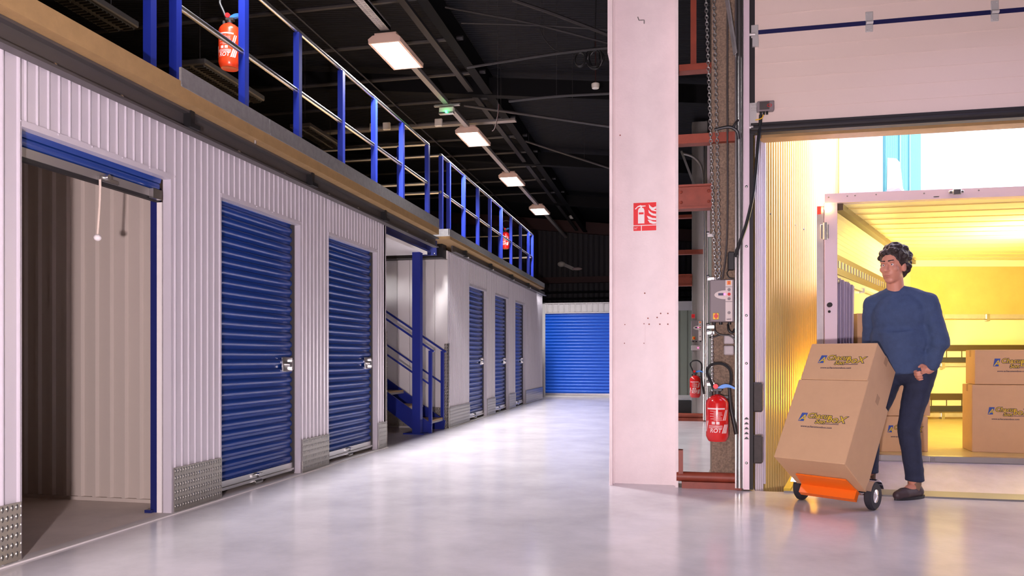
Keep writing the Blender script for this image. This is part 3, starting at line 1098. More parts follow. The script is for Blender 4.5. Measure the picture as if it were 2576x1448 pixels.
# ================================================================== PILLAR, DOCK FRONT, DOOR
t = thing('steel_pillar', 'broad pinkish white steel pillar standing in the middle of the hall', 'pillar', (-.23, 6.09, 0))
m = MB().box((-.48, 6.085, 0), (.02, 6.10, rz(-.2))).box((-.496, 5.985, 0), (-.472, 6.2, rz(-.4))).box((.012, 5.985, 0), (.034, 6.2, rz(0)))
m.box((-.472, 6.06, 0), (-.462, 6.085, 4.8)).box((.004, 6.06, 0), (.012, 6.085, 4.8))
m.box((-.51, 5.98, 3.40), (-.496, 6.2, 4.9)).box((-.497, 5.975, 0), (-.487, 5.985, .22))
m.build('shaft', 'column', t)
a, b = onY(1568, 812, 6.083), onY(1622, 868, 6.083)
MB().box((a.x, 6.080, b.z), (b.x, 6.0848, a.z)).build('patch_plate', 'column', t)
for px, py in ((1572, 816), (1620, 814), (1571, 863), (1620, 863), (1622, 737), (1630, 800), (1653, 798), (1662, 788), (1680, 788), (1660, 815), (1680, 815), (1633, 815), (1560, 340)):
    MB().ell(onY(px, py, 6.083), .006, 6).build('bolt_stub', 'red_beam', t)
c = onY(1614, 52, 6.08)
MB().tube([c + Vector((-.03, -.005, .03)), c + Vector((-.02, -.012, .0)), c + Vector((.0, -.015, -.002)), c + Vector((.02, -.012, -.002)), c + Vector((.02, -.012, -.03))], .004, 6).build('wire_hook', 'steel_dull', t)


def fire_sign(c, ax, ay, w, h, label, small=False):
    """flat sign: red, white border, extinguisher and flames, a strip below with the letter N and ring"""
    c, ax, ay = Vector(c), Vector(ax), Vector(ay)
    nz = ax.cross(ay).normalized()
    t = thing('fire_sign', label, 'sign', c)
    k = w / 60.0                                   # the drawing is 60 units wide, 74 high, origin at the centre

    def poly(pts, lift):
        return MB().prism([(x * k, y * k) for x, y in pts], c + nz * lift, ax, ay, .0006)
    rect = lambda x0, y0, x1, y1: [(x0, y0), (x1, y0), (x1, y1), (x0, y1)]
    MB().prism([(x * k, y * k) for x, y in rect(-30, -37, 30, 37)], c, ax, ay, .002).build('sign_plate', 'white', t)
    m = poly(rect(-28.5, -21, 28.5, 35.5), .002)
    for r in (rect(-28.5, -35.5, -9.5, -23), rect(-7.5, -35.5, 28.5, -23)):
        q = poly(r, .002)
        m.add(q.v, q.f)
    m.build('red_field', 'sign_red', t)
    if small:
        return t
    m = poly([(-17, -17), (-1, -17), (-1, 16), (-3, 21), (-7, 23), (-7, 25), (2, 26), (2, 28), (-7, 28), (-11, 29.5), (-18, 27), (-25, 20), (-22.5, 19), (-17, 24.5), (-11, 25.5), (-11, 23), (-15, 21), (-17, 16)], .0028)
    for pts in ([(10, 31), (11, 22), (17, 15), (28, 12), (28, 15), (22, 17), (28, 19), (28, 25), (20, 22), (15, 25)],
                [(9, 17), (10, 9), (17, 3), (28, 0), (28, 6), (21, 7), (14, 11)],
                [(5, 2), (9, -6), (17, -9), (28, -10), (28, -5), (19, -4), (11, 0)],
                [(7, -8), (12, -16), (20, -19), (28, -19), (28, -14), (20, -13), (13, -9)]):
        q = poly(pts, .0028)
        m.add(q.v, q.f)
    m.build('pictogram', 'white', t)
    poly([(-15, 6), (-3, 6), (-3, 11), (-15, 11)], .0034).build('label_mark', 'sign_red', t)
    tx = text_mb('N\u00b0', 7 * k)
    place(tx, frame3(c + ax * (-22 * k) + ay * (-31.5 * k) + nz * .003, ax, ay))
    tx.build('lettering', 'white', t)
    return t


a, b = onY(1592, 508, 6.08), onY(1652.5, 582, 6.08)
fire_sign((a + b) / 2 + Vector((0, -.003, 0)), (1, 0, 0), (0, 0, 1), b.x - a.x, a.z - b.z, 'red fire extinguisher sign with white flames on the pillar')


def extinguisher(loc, rotz, label, body='red', txt=True, nozzle_up=False):
    """wall hung powder extinguisher; origin at its base, front toward -Y"""
    t = thing('fire_extinguisher', label, 'fire extinguisher', loc, rotz)
    R, H = .083, .345
    B = lambda m, n, mt, p=None, **k: m.build(n, mt, p or t, world=False, **k)
    prof = [(.045, .0), (.064, -.004), (.070, .004), (.074, .012)] + [(R, .035), (R, .28)]
    for i in range(1, 8):
        a_ = i / 8 * PI / 2
        prof.append((R * math.cos(a_) * .80 + R * .2 * (1 - i / 8), .28 + .065 * math.sin(a_)))
    prof.append((.022, H + .002))
    c = B(MB().lathe(prof, n=36), 'cylinder', body, smooth=True)

    def wrap(mb, rr=R + .0012):
        mb.v = [Vector((rr * math.sin(v.x / rr), -rr * math.cos(v.x / rr), v.y)) for v in mb.v]
        return mb

    def rect(x0, y0, x1, y1, n=8, sk=0.0):
        m_ = MB()
        vs_ = [(x0 + (x1 - x0) * i / n + sk * j, y0 + (y1 - y0) * j, 0) for i in range(n + 1) for j in (0, 1)]
        m_.add(vs_, [(2 * i, 2 * i + 2, 2 * i + 3, 2 * i + 1) for i in range(n)])
        return m_
    if txt:
        m = wrap(rect(-.085, .236, .055, .247))
        for i, (x0, x1) in enumerate(((-.06, .0), (-.03, .03), (-.06, .03), (-.03, .035), (-.06, .02), (-.03, .03), (-.055, .03), (-.03, .035))):
            q = wrap(rect(x0, .222 - i * .0095, x1, .2245 - i * .0095))
            m.add(q.v, q.f)
        for x in (-.045, -.012):
            q = wrap(rect(x, .126, x + .024, .146))
            m.add(q.v, q.f)
        for i in range(4):
            q = wrap(rect(-.07, .098 + i * .006, .035, .1003 + i * .006))
            m.add(q.v, q.f)
        for x in (.038, .052):
            q = wrap(rect(x, .155, x + .008, .232, 2, .022))
            m.add(q.v, q.f)
        for x in (.030, .044, .058):
            q = wrap(rect(x, .06, x + .010, .125, 2, .02))
            m.add(q.v, q.f)
        for x in (-.105, -.118):
            q = wrap(rect(x, .07, x + .008, .15, 2, .022))
            m.add(q.v, q.f)
        tx = text_mb('ROT', .042, .18, .0009, .0)
        tx.v = [Vector((v.x - .018, v.y + .066, 0)) for v in tx.v]
        q = wrap(tx)
        m.add(q.v, q.f)
        B(m, 'printed_label', 'pink_white', c)
    v = MB().cyl((0, 0, H), (0, 0, H + .03), .019, n=16).box((-.03, -.018, H + .022), (.035, .018, H + .045), bev=.004)
    v.cyl((-.045, 0, H - .01), (-.045, 0, H + .02), .012, n=10)
    B(v, 'valve', 'dark_steel', smooth=True)
    h = MB()
    pts = []
    for i in range(9):
        u_ = i / 8
        pts.append((-.0 + .125 * u_, H + .05 + .032 * math.sin(u_ * PI * .95) * (1 - .25 * u_)))
    low = [(x, z - (.030 * (1 - .8 * abs(x / .125 - .35)))) for x, z in pts]
    h.prism(pts + low[::-1], (0, .012, 0), (1, 0, 0), (0, 0, 1), .026)
    hd = B(h, 'lever', 'light_blue')
    B(MB().cyl((-.012, -.02, H + .06), (-.012, .02, H + .06), .019, n=14), 'safety_pin', 'sign_red', hd, smooth=True)
    ho = MB().tube(spline([(-.022, 0, H + .03), (-.05, 0, .445), (-.076, .0, .515), (-.045, .0, .565), (.03, .0, .575), (.088, .0, .535), (.10, .0, .46), (.088, .0, .39)], 6), .0105, 8)
    hs = B(ho, 'hose', 'black', smooth=True)
    nz = MB().cyl((.085, 0, .395), (.098, 0, .245), .010, .012, 12).cyl((.098, 0, .245), (.138, 0, .05), .014, .016, 12)
    B(nz, 'nozzle', 'black', hs, smooth=True)
    B(MB().box((-.03, R * .8, .1), (.03, R + .03, .30)).box((.03, .02, H - .03), (.09, .04, H - .012)), 'wall_bracket', 'dark_steel')
    return t


def chain(name, label, pts, link=.034, r=.0035, m_='steel'):
    """chain of welded links along a polyline; links are the pattern of one strand"""
    pts = [Vector(p) for p in pts]
    m = MB()
    d0 = (pts[1] - pts[0])
    k = 0
    for a_, b_ in zip(pts[:-1], pts[1:]):
        d = (b_ - a_)
        n = max(1, int(d.length / (link * .72)))
        dn = d.normalized()
        s1 = dn.orthogonal().normalized()
        s2 = dn.cross(s1)
        for i in range(n):
            c = a_ + d * ((i + .5) / n)
            s_ = (s1 + s2).normalized() if k % 2 else (s1 - s2).normalized()
            k += 1
            ring = []
            for j in range(10):
                w_ = 2 * PI * j / 10
                ring.append(c + dn * (math.cos(w_) * link / 2) + s_ * (math.sin(w_) * link * .30))
            m.tube(ring, r, 5, True)
    o = m.build(name, m_, smooth=True)
    props(o, label, 'chain')
    return o


def control_panel(x0, x1, z0, z1, y, label, full=True):
    t = thing('control_panel', label, 'control panel', ((x0 + x1) / 2, y, z0))
    W, H = x1 - x0, z1 - z0
    X = lambda u: x0 + W * u
    Z = lambda v: z1 - H * v
    MB().box((x0, y, z0), (x1, y + .12, z1), bev=.006).build('housing', 'panel_grey', t)
    m = MB().box((X(.64), y - .004, Z(.985)), (X(.92), y, Z(.015)))
    pts = [(X(.64 - .46 * math.cos(-PI / 2 + PI * i / 16)), Z(.36 + .105 * math.sin(-PI / 2 + PI * i / 16))) for i in range(17)]
    m.prism(pts, (0, y, 0), (1, 0, 0), (0, 0, 1), .004)
    m.build('front_strip', 'plastic_light', t)
    m = MB()
    for v in (.175, .525):
        m.box((X(.64), y - .0052, Z(v + .004)), (X(.92), y - .004, Z(v - .004)))
    m.build('seam', 'print_dark', t)
    MB().box((X(.34), y - .007, Z(.375)), (X(.60), y - .004, Z(.32))).build('display', 'navy', t)
    MB().box((X(.56), y - .0085, Z(.37)), (X(.635), y - .006, Z(.325))).build('display_light', 'red_led', t)
    for v, mt in ((.24, 'panel_grey'), (.35, 'red'), (.455, 'panel_grey'), (.785, 'panel_grey')):
        MB().cyl((X(.785), y - .012, Z(v)), (X(.785), y, Z(v)), W * .065, n=18).build('button', mt, t, smooth=True)
    MB().box((X(.70), y - .0055, Z(.125)), (X(.86), y - .004, Z(.035))).build('warning_label', 'orange_label', t)
    MB().prism([(X(.73), Z(.11)), (X(.78), Z(.08)), (X(.73), Z(.05)), (X(.83), Z(.05)), (X(.78), Z(.08)), (X(.83), Z(.11))], (0, y - .0055, 0), (1, 0, 0), (0, 0, 1), .0006).build('warning_mark', 'red', t)
    sw = MB().box((X(.12), y - .012, Z(.94)), (X(.36), y, Z(.79)), bev=.003).build('main_switch', 'yellow', t)
    MB().cyl((X(.24), y - .03, Z(.865)), (X(.24), y - .012, Z(.865)), W * .085, n=18).box((X(.21), y - .034, Z(.93)), (X(.27), y - .03, Z(.80))).build('switch_knob', 'red', sw, smooth=True)
    if full:
        tx = text_mb('6443', H * .052, 0, .0004)
        place(tx, frame3((X(.78), y - .0046, Z(.955)), (1, 0, 0), (0, 0, 1)))
        tx.build('lettering', 'print_dark', t)
    for u_ in (.18, .46, .82):
        MB().cyl((X(u_), y + .05, Z(1.06)), (X(u_), y + .05, Z(1.0)), .012, n=10).build('cable_gland', 'black', t, smooth=True)
    return t


def dock_front(dy, near):
    """one bay of the dock front: column, sill, ties, door track, control gear; the next bay repeats it"""
    w = 'by the loading door' if near else 'in the far bay'
    y = 5.95 + dy
    V = lambda x, z, o=0.0: Vector((x, y + o, z))
    m = MB()
    m.box((.285, y + .06, 0.0), (.52, y + .30, 4.75))
    for x in (.345, .385, .43):
        m.box((x - .003, y + .056, 0.0), (x + .003, y + .06, 4.75))
    o = m.build('concrete_column', 'aggregate' if near else 'steel_dull')
    props(o, 'speckled brown concrete column ' + w, 'column')
    if near:
        MB().box((.262, y + .05, .55), (.284, y + .22, 1.95)).build('edge_strip', 'edge_green', o)
    o = MB().cyl((.02, y + .05, .085), (.50, y + .05, .085), .038, n=14).box((.06, y + .01, 0), (.50, y + .10, .05)).build('sill_beam', 'red_beam', smooth=True)
    props(o, 'rusty red sill beam on the floor ' + w, 'beam')
    if near:
        o = MB().box((.036, y + .02, 0.1), (.07, y + .10, .29)).build('stub_post', 'red_beam')
        props(o, 'short rusty stub at the foot of the white pillar', 'post')
    o = MB().box((.036, y + .03, 2.15), (.284, y + .08, 2.325)).box((.036, y + .0, 2.315), (.284, y + .12, 2.33)).box((.036, y, 2.145), (.284, y + .12, 2.16)).build('tie_beam', 'red_beam')
    props(o, 'lower red tie beam beside the column ' + w, 'beam')
    m = MB()
    for x in (.055, .262):
        for z in (2.2, 2.28):
            m.ell((x, y + .03, z), .013, 8)
    m.build('bolt', 'red_beam', o, smooth=True)
    o = MB().box((.034, y, 2.645), (.46, y + .10, 2.715)).build('tie_beam', 'red_beam')
    props(o, 'upper red tie beam at the column ' + w, 'beam')
    o = MB().box((.04, y + .1, 3.24), (.30, y + .2, 3.29)).build('tie_beam', 'red_beam')
    props(o, 'high red cross bar near the column ' + w, 'beam')
    if near:
        o = MB().box((.13, y + .2, 3.29), (.175, y + .26, 4.7)).build('hanger_post', 'red_beam')
        props(o, 'red upright rising from the high cross bar beside the pillar', 'post')
    # door track
    t = thing('door_track', 'tall galvanised door track ' + w, 'door track', (.5, y, 0))
    m = MB().box((.452, y - .03, 0.02), (.462, y + .03, 4.4)).box((.452, y + .02, .02), (.50, y + .03, 4.4))
    m.cyl((.485, y - .01, .02), (.485, y - .01, 4.4), .020, n=12).box((.505, y - .03, .02), (.512, y + .03, 4.4))
    m.build('rail', 'steel', t, smooth=True)
    m = MB().box((.513, y - .015, .01), (.556, y + .03, 4.4))
    s_ = m.build('cover_strip', 'truck_frame', t)
    m = MB()
    for z in (.21, .96, 1.32, 1.84, 2.29):
        m.ell((.535, y - .015, z), (.011, .006, .011), 10)
    m.build('screw', 'steel', s_, smooth=True)
    m = MB()
    for i in range(5):
        z = .39 + i * .037
        m.prism([(-.017 + .034 * j / 10, .017 * math.sin(PI * j / 10)) for j in range(11)], (.535, y - .016, z), (1, 0, 0), (0, 0, 1), .006)
    m.build('vent_slot', 'dark_steel', s_)
    MB().box((.556, y - .01, .01), (.585, y + .06, 2.69)).box((.556, y + .03, 2.69), (.60, y + .06, 4.4)).build('side_seal', 'rubber', t)
    # controls
    control_panel(.267, .442, 1.271, 1.588, y - .07, ('grey control panel with yellow switch ' if near else 'distant grey control panel ') + w, near)
    if near:
        extinguisher((.318, y - .09, .383), 0, 'large red extinguisher with blue lever on the brown column by the loading door')
    else:
        extinguisher((.328, y - .09, .385), 0, 'small distant red extinguisher seen between the white pillar and the brown column')


dock_front(0.0, True)
dock_front(6.35, False)
# what else stands in the far bay
yb = 12.3
t = MB().box((.062, yb + .25, .40), (.29, yb + .30, 1.77)).box((.062, yb + .24, .40), (.085, yb + .25, 1.77)).box((.20, yb + .24, .4), (.21, yb + .25, 1.77)).build('side_panel', 'edge_green')
props(t, 'grey green upright panel in the far bay left of the small extinguisher', 'panel')
m = MB().box((.05, yb + .2, .09), (.28, yb + .5, .31))
props(m.build('crate', 'black'), 'low black box on the far sill beam', 'box')
fire_sign((.30, yb - .02, 1.66), (1, 0, 0), (0, 0, 1), .055, .14, 'tiny red sign above the far control panel', True)
m = MB().box((.27, yb - .03, 1.12), (.41, yb + .05, 1.20), bev=.006)
o = props(m.build('push_button_box', 'plastic_grey'), 'grey button box with a red light in the far bay', 'button box')
MB().ell((.375, yb - .034, 1.16), .010, 8).build('red_light', 'red_led', o, smooth=True)
o = MB().tube(spline([onY(1716, 385, 12.2), onY(1745, 395, 12.2), onY(1764, 420, 12.2), onY(1770, 470, 12.2)], 5), .02, 8).build('door_track', 'steel_dull', smooth=True)
props(o, 'curved dark track seen above the lower tie beam beside the pillar', 'door track')
o = MB().bar(onY(1714, 380, 12.1), onY(1748, 470, 12.1), .04, .03).build('strut', 'galv')
props(o, 'thin slanting perforated strut in the far bay', 'strut')
m = MB().box((.47, 6.15, 0), (.612, 6.26, 5.0))
struct('wall_jamb', m, 'dark_steel')
m = MB().box((.58, 12.62, 0), (3.5, 12.75, 5.2)).box((.50, 12.5, 0), (.62, 12.75, 5.2))
struct('wall_bay', m, 'wall_dark')
m = MB().box((.56, 6.16, 2.80), (6.0, 6.28, 5.2)).box((3.72, 6.05, 0), (6.0, 6.28, 5.2))
struct('wall_dock', m, 'panel_white')
m = MB().box((.585, 6.12, 2.745), (3.6, 6.28, 2.80))
struct('trim_2', m, 'red_beam')
m = MB().box((.585, 6.14, 2.705), (3.6, 6.28, 2.745))
struct('trim_3', m, 'wood')

# sectional door, half raised
DYD = 5.99
m = MB()
zs = [2.77, 3.45]
m.box((.578, DYD, 2.77), (3.6, DYD + .04, 3.452)).box((.578, DYD, 3.475), (3.6, DYD + .04, 4.2))
for k in range(5):
    z = 2.77 + .11 + k * .114
    m.box((.62, DYD - .003, z), (3.6, DYD, z + .006))
for k in range(6):
    z = 3.475 + .115 + k * .114
    m.box((.62, DYD - .003, z), (3.6, DYD, z + .006))
m.box((.578, DYD - .006, 2.77), (.62, DYD, 3.45)).box((.578, DYD - .006, 3.475), (.62, DYD, 4.2))
d = m.build('door_8', 'door_panel')
props(d, 'big pinkish sectional loading door raised above the truck', 'sectional door', kind='structure')
m = MB().box((.6, DYD - .004, 3.448), (3.6, DYD + .03, 3.480))
m.build('panel_joint', 'navy', d)
m = MB().box((.57, DYD - .02, 2.70), (3.6, DYD + .05, 2.775)).cyl((.57, DYD - .02, 2.735), (3.6, DYD - .02, 2.735), .022, n=10)
m.build('bottom_seal', 'rubber', d)
for x in (1.405, 2.235, 3.06):
    h = MB().box((x - .026, DYD - .008, 3.475), (x + .026, DYD - .001, 3.545), bev=.003).box((x - .026, DYD - .008, 3.395), (x + .026, DYD - .001, 3.45), bev=.003)
    h.cyl((x - .024, DYD - .014, 3.462), (x + .024, DYD - .014, 3.462), .013, n=12)
    for dx, z in ((-.014, 3.53), (.014, 3.53), (-.014, 3.41), (.014, 3.41)):
        h.ell((x + dx, DYD - .009, z), .005, 6)
    h.build('hinge', 'zinc', d, smooth=True)
h = MB().box((.572, DYD - .012, 3.42), (.625, DYD - .004, 3.52), bev=.003).box((.58, DYD - .03, 3.35), (.625, DYD - .004, 3.42)).cyl((.50, DYD - .03, 3.44), (.60, DYD - .03, 3.44), .011, n=10)
h.cyl((.49, DYD - .03, 3.44), (.515, DYD - .03, 3.44), .024, n=14)
h.build('roller_bracket', 'zinc', d, smooth=True)
h = MB().box((.562, DYD - .012, 2.85), (.625, DYD - .004, 2.93)).box((.562, DYD - .012, 2.745), (.612, DYD - .004, 2.85)).cyl((.50, DYD - .03, 2.74), (.585, DYD - .03, 2.74), .012, n=10)
for i in range(3):
    for j in range(3):
        h.ell((.578 + i * .014, DYD - .013, 2.868 + j * .022), .004, 6)
h.build('corner_bracket', 'zinc', d, smooth=True)
t = thing('door_switch_box', 'open dark control box with loose wires on the lower corner of the raised door', 'switch box', (.66, DYD - .03, 2.88))
MB().box((.612, DYD - .05, 2.852), (.735, DYD - .004, 2.928), bev=.005).build('housing', 'panel_grey', t)
MB().box((.63, DYD - .054, 2.862), (.70, DYD - .05, 2.92)).build('lid', 'rubber_grey', t)
for x in (.64, .662, .685):
    MB().cyl((x, DYD - .03, 2.83), (x, DYD - .03, 2.853), .009, n=10).build('cable_gland', 'black', t, smooth=True)
MB().tube([Vector((.70, DYD - .056, 2.89)) + Vector((.016 * math.cos(2 * PI * i / 12), 0, .010 * math.sin(2 * PI * i / 12))) for i in range(12)], .002, 5, True).build('red_wire', 'red', t)
m = MB()
m.tube(spline([(.64, DYD - .03, 2.83), (.635, DYD - .03, 2.74), (.62, DYD - .05, 2.62), (.60, DYD - .07, 2.4), (.575, DYD - .09, 2.2), (.53, DYD - .10, 2.0), (.475, DYD - .10, 1.84), (.452, DYD - .08, 1.76)], 8), .013, 8)
o = m.build('flex_cable', 'black', smooth=True)
props(o, 'black ribbed cable hanging from the door corner down across the track', 'cable')
m = MB().tube(spline([(.66, DYD - .03, 2.83), (.645, DYD - .04, 2.80), (.60, DYD - .04, 2.79)], 6), .004, 6)
props(m.build('cable', 'yellow', smooth=True), 'short yellowish wire under the switch box on the raised door', 'cable')
m = MB().tube(spline([(.3, 5.9, 2.72), (.40, 5.88, 2.73), (.46, 5.89, 2.70), (.475, 5.90, 2.64)], 6), .012, 8).tube(spline([(.43, 5.885, 2.725), (.455, 5.88, 2.76), (.47, 5.89, 2.78)], 4), .009, 8)
props(m.build('cable', 'black', smooth=True), 'black cable tied along the upper red beam to the track', 'cable')
t = thing('photocell_box', 'small black sensor box beside the track above the control panel', 'sensor box', (.425, 5.93, 1.66))
MB().box((.40, 5.92, 1.665), (.446, 5.98, 1.80), bev=.004).build('housing', 'rubber', t)
MB().cyl((.449, 5.915, 1.67), (.449, 5.915, 1.83), .004, n=8).build('rod', 'steel', t)
MB().tube(spline([(.41, 5.93, 1.67), (.392, 5.93, 1.64), (.41, 5.93, 1.605), (.445, 5.93, 1.60)], 5), .004, 6).build('lead', 'black', t, smooth=True)
for (z, l) in ((1.105, 'upper one of two grey junction boxes under the control panel'), (1.022, 'lower one of two grey junction boxes under the control panel')):
    o = MB().box((.372, 5.93, z), (.445, 6.0, z + .072), bev=.008).build('junction_box', 'plastic_grey')
    props(o, l, 'junction box')
m = MB().tube(spline([(.30, 5.94, 1.255), (.31, 5.93, 1.20), (.35, 5.93, 1.175), (.41, 5.93, 1.17), (.45, 5.93, 1.14)], 6), .006, 6)
m.tube(spline([(.40, 5.94, 1.255), (.405, 5.92, 1.21), (.43, 5.92, 1.19), (.45, 5.93, 1.22)], 6), .008, 6)
m.tube(spline([(.265, 5.94, 1.155), (.30, 5.93, 1.16), (.35, 5.93, 1.178)], 6), .006, 6)
props(m.build('cable', 'black', smooth=True), 'tangle of black cables under the control panel', 'cable')
chain('hoist_chain', 'long steel hoist chain hanging in front of the brown column', [(.222, 5.9, 4.2), (.262, 5.9, 3.0), (.296, 5.9, 1.9), (.312, 5.9, 1.60), (.322, 5.9, 1.585), (.335, 5.9, 1.60), (.332, 5.9, 1.9), (.318, 5.9, 2.7), (.296, 5.9, 3.7), (.29, 5.9, 4.2)])
chain('bead_chain', 'short bright chain hanging below the control panel beside the extinguisher', [(.285, 5.93, 1.20), (.286, 5.93, .74)], .020, .005)
m = MB()
for z in (1.93, 1.60, 1.235, 1.19, .80):
    m.box((.25, 5.93, z - .01), (.30, 5.98, z + .012)).cyl((.245, 5.93, z + .02), (.262, 5.93, z + .02), .012, n=8)
o = m.build('chain_guide', 'steel')
props(o, 'row of small steel clips up the left edge of the brown column', 'clip')
o = MB().bar((.225, 5.83, 4.80), (.452, 5.9, 3.28), .05, .012).build('strut', 'galv')
props(o, 'slanting perforated steel strut at the top of the door track', 'strut')
o = MB().tube(spline([(.40, 5.93, 4.4), (.395, 5.93, 3.2), (.395, 5.93, 2.0), (.36, 5.93, 1.60)], 6), .007, 6).build('cable', 'rubber_grey', smooth=True)
props(o, 'thin dark cable running up the brown column to the roof', 'cable')
m = MB()
m.prism([(0, 0), (.035, -.02), (.05, .03), (.02, .055)], onZ(1782, 1192, .02) + Vector((0, 0, .012)), (1, 0, 0), (0, .5, .87), .001)
props(m.build('paper_scrap', 'paper'), 'crumpled scrap of white paper at the foot of the brown column', 'paper')
# bumpers on the jamb outside
for (z0, z1, l) in ((.585, .812, 'upper black rubber dock bumper beside the door track'), (.19, .408, 'lower black rubber dock bumper beside the door track')):
    o = MB().box((.590, 6.06, z0), (.668, 6.16, z1), bev=.012).build('dock_bumper', 'rubber_grey')
    props(o, l, 'dock bumper')

# ------------------------------------------------------------------ outside wall beside the truck
OA = Vector((0.615, 6.12, 0))
ODIR = Vector((0.46, 1.0, 0)).normalized()
ONR = Vector((ODIR.y, -ODIR.x, 0))
m = MB()
beaded(m, OA + ODIR * .21 + Vector((0, 0, -.4)), ODIR, ONR, 2.4, 0, 6.4, 0.062, 0.024, 0.010, 0.03, True)
m.hexa([OA - ONR * .01 + Vector((0, 0, -.4)), OA + ODIR * 12 - ONR * .01 + Vector((0, 0, -.4)), OA + ODIR * 12 - ONR * .06 + Vector((0, 0, -.4)), OA - ONR * .06 + Vector((0, 0, -.4))],
       [OA - ONR * .01 + Vector((0, 0, 6)), OA + ODIR * 12 - ONR * .01 + Vector((0, 0, 6)), OA + ODIR * 12 - ONR * .06 + Vector((0, 0, 6)), OA - ONR * .06 + Vector((0, 0, 6))])
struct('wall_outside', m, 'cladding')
m = MB()
beaded(m, OA + Vector((0, 0, -.4)), ODIR, ONR, .20, 0, 6.4, 0.045, 0.014, 0.008, 0.02, True)
m.hexa([OA + ODIR * .20 - ONR * .008, OA + ODIR * .214 - ONR * .008, OA + ODIR * .214 + ONR * .014, OA + ODIR * .20 + ONR * .014], [p + Vector((0, 0, 6)) for p in (OA + ODIR * .20 - ONR * .008, OA + ODIR * .214 - ONR * .008, OA + ODIR * .214 + ONR * .014, OA + ODIR * .20 + ONR * .014)])
beaded(m, OA + ODIR * 2.60 + Vector((0, 0, -.4)), ODIR, ONR, 9.2, 0, 6.4, 0.062, 0.024, 0.010, 0.03, True)  # far stretch of the ochre wall, whitened to paint in the overexposed light
struct('trim_6', m, 'cladding_white_and_glare')
m = MB()
for px, py in ((1925, 530), (1938, 538), (1964, 549), (1988, 559), (2000, 566), (2022, 576), (2044, 585)):
    r = Vector(ray(px, py))
    o_ = Vector((0, 0, 1))
    tt = (OA - o_).dot(ONR) / r.dot(ONR)
    m.ell(o_ + r * (tt * .998), .007, 6)
struct('trim_4', m, 'dark_steel')
s0 = (10.45 - 6.12) / ODIR.y
s1 = (12.95 - 6.12) / ODIR.y
m = MB()
beaded(m, OA + ODIR * s0 + ONR * .03, ODIR, ONR, s1 - s0, 0, 6.4, 0.07, 0.03, 0.012, 0.03, True)
m.hexa([OA + ODIR * s0 + ONR * .005, OA + ODIR * s1 + ONR * .005, OA + ODIR * s1 + ONR * .03, OA + ODIR * s0 + ONR * .03],
       [OA + ODIR * s0 + ONR * .005 + Vector((0, 0, 6.4)), OA + ODIR * s1 + ONR * .005 + Vector((0, 0, 6.4)), OA + ODIR * s1 + ONR * .03 + Vector((0, 0, 6.4)), OA + ODIR * s0 + ONR * .03 + Vector((0, 0, 6.4))])
for s_ in (s0 + .85, s0 + 1.6):
    p = OA + ODIR * s_ + ONR * .03
    m.hexa([p, p + ODIR * .06, p + ODIR * .06 + ONR * .03, p + ONR * .03], [q + Vector((0, 0, 6.4)) for q in (p, p + ODIR * .06, p + ODIR * .06 + ONR * .03, p + ONR * .03)])
struct('trim_5', m, 'teal')
r = Vector(ray(2255, 445))
tt = (OA + ONR * .12 - Vector((0, 0, 1))).dot(ONR) / r.dot(ONR)
c = Vector((0, 0, 1)) + r * tt
t = thing('wall_lamp', 'white box lamp on the turquoise wall strip behind the truck', 'wall lamp', c)
ex, ey, ez = ODIR, ONR, Vector((0, 0, 1))
q = lambda x, y, z: c + ex * x + ey * y + ez * z
m = MB().hexa([q(-.17, -.08, -.19), q(.17, -.08, -.19), q(.17, .05, -.14), q(-.17, .05, -.14)], [q(-.15, -.08, .23), q(.15, -.08, .23), q(.13, .02, .21), q(-.13, .02, .21)])
m.build('cover', 'white', t)
MB().hexa([q(-.18, -.09, -.23), q(.18, -.09, -.23), q(.18, .06, -.18), q(-.18, .06, -.18)], [q(-.18, -.09, -.19), q(.18, -.09, -.19), q(.18, .06, -.14), q(-.18, .06, -.14)]).build('glass', 'curtain', t)


# ================================================================== TRUCK AT THE DOCK
TY = 6.75
A0 = Vector((1.317, TY, 0))
B0 = cam_pt(5.242, 9.95, 0)
RV = Vector((CS, SN, 0))
C0 = Vector((3.62, TY, 0))
D0 = B0 + RV * 2.25
TF, TC = 0.20, 2.28
Zv = lambda p, z: Vector((p.x, p.y, z))
t = thing('delivery_truck', 'open box truck with yellow lit load space backed up to the dock', 'truck', (2.4, TY, TF))
SD = (B0 - A0).normalized()
SNR = Vector((SD.y, -SD.x, 0))                 # into the load space


def slab(p, q, z0, z1, nrm, th):
    a_, b_ = Zv(p, z0), Zv(q, z0)
    c_, d_ = Zv(p, z1), Zv(q, z1)
    return MB().hexa([a_, b_, b_ + nrm * th, a_ + nrm * th], [c_, d_, d_ + nrm * th, c_ + nrm * th])


m = slab(A0, B0, TF - .02, TC, -SNR, .045)
for k in range(9):
    z = 1.93 + k * .042
    q = slab(A0 + SD * .02, B0, z, z + .004, SNR, .003)
    m.add(q.v, q.f)
w = m.build('side_panel', 'truck_in', t)
# load rail with key slots on the left wall
for (z0, z1) in ((1.705, 1.87), (1.10, 1.28)):
    r_ = slab(A0, B0, z0, z1, SNR, .012).build('load_rail', 'truck_rail', t)
    n = 34
    for i in range(n):
        p = A0 + SD * (.08 + i * (4.3 / n))
        slab(p, p + SD * .04, z0 + .055, z0 + .115, SNR, .018).build('key_slot', 'steel', r_)
    m = slab(A0, B0, z0 - .075, z0 - .05, SNR, .03)
    m.build('lashing_bar', 'steel_dull', t)
    m = MB()
    for i in range(6):
        p = A0 + SD * (.35 + i * .7)
        q = slab(p, p + SD * .03, z0 - .09, z0 - .04, SNR, .045)
        m.add(q.v, q.f)
    m.build('lashing_clip', 'steel', t)
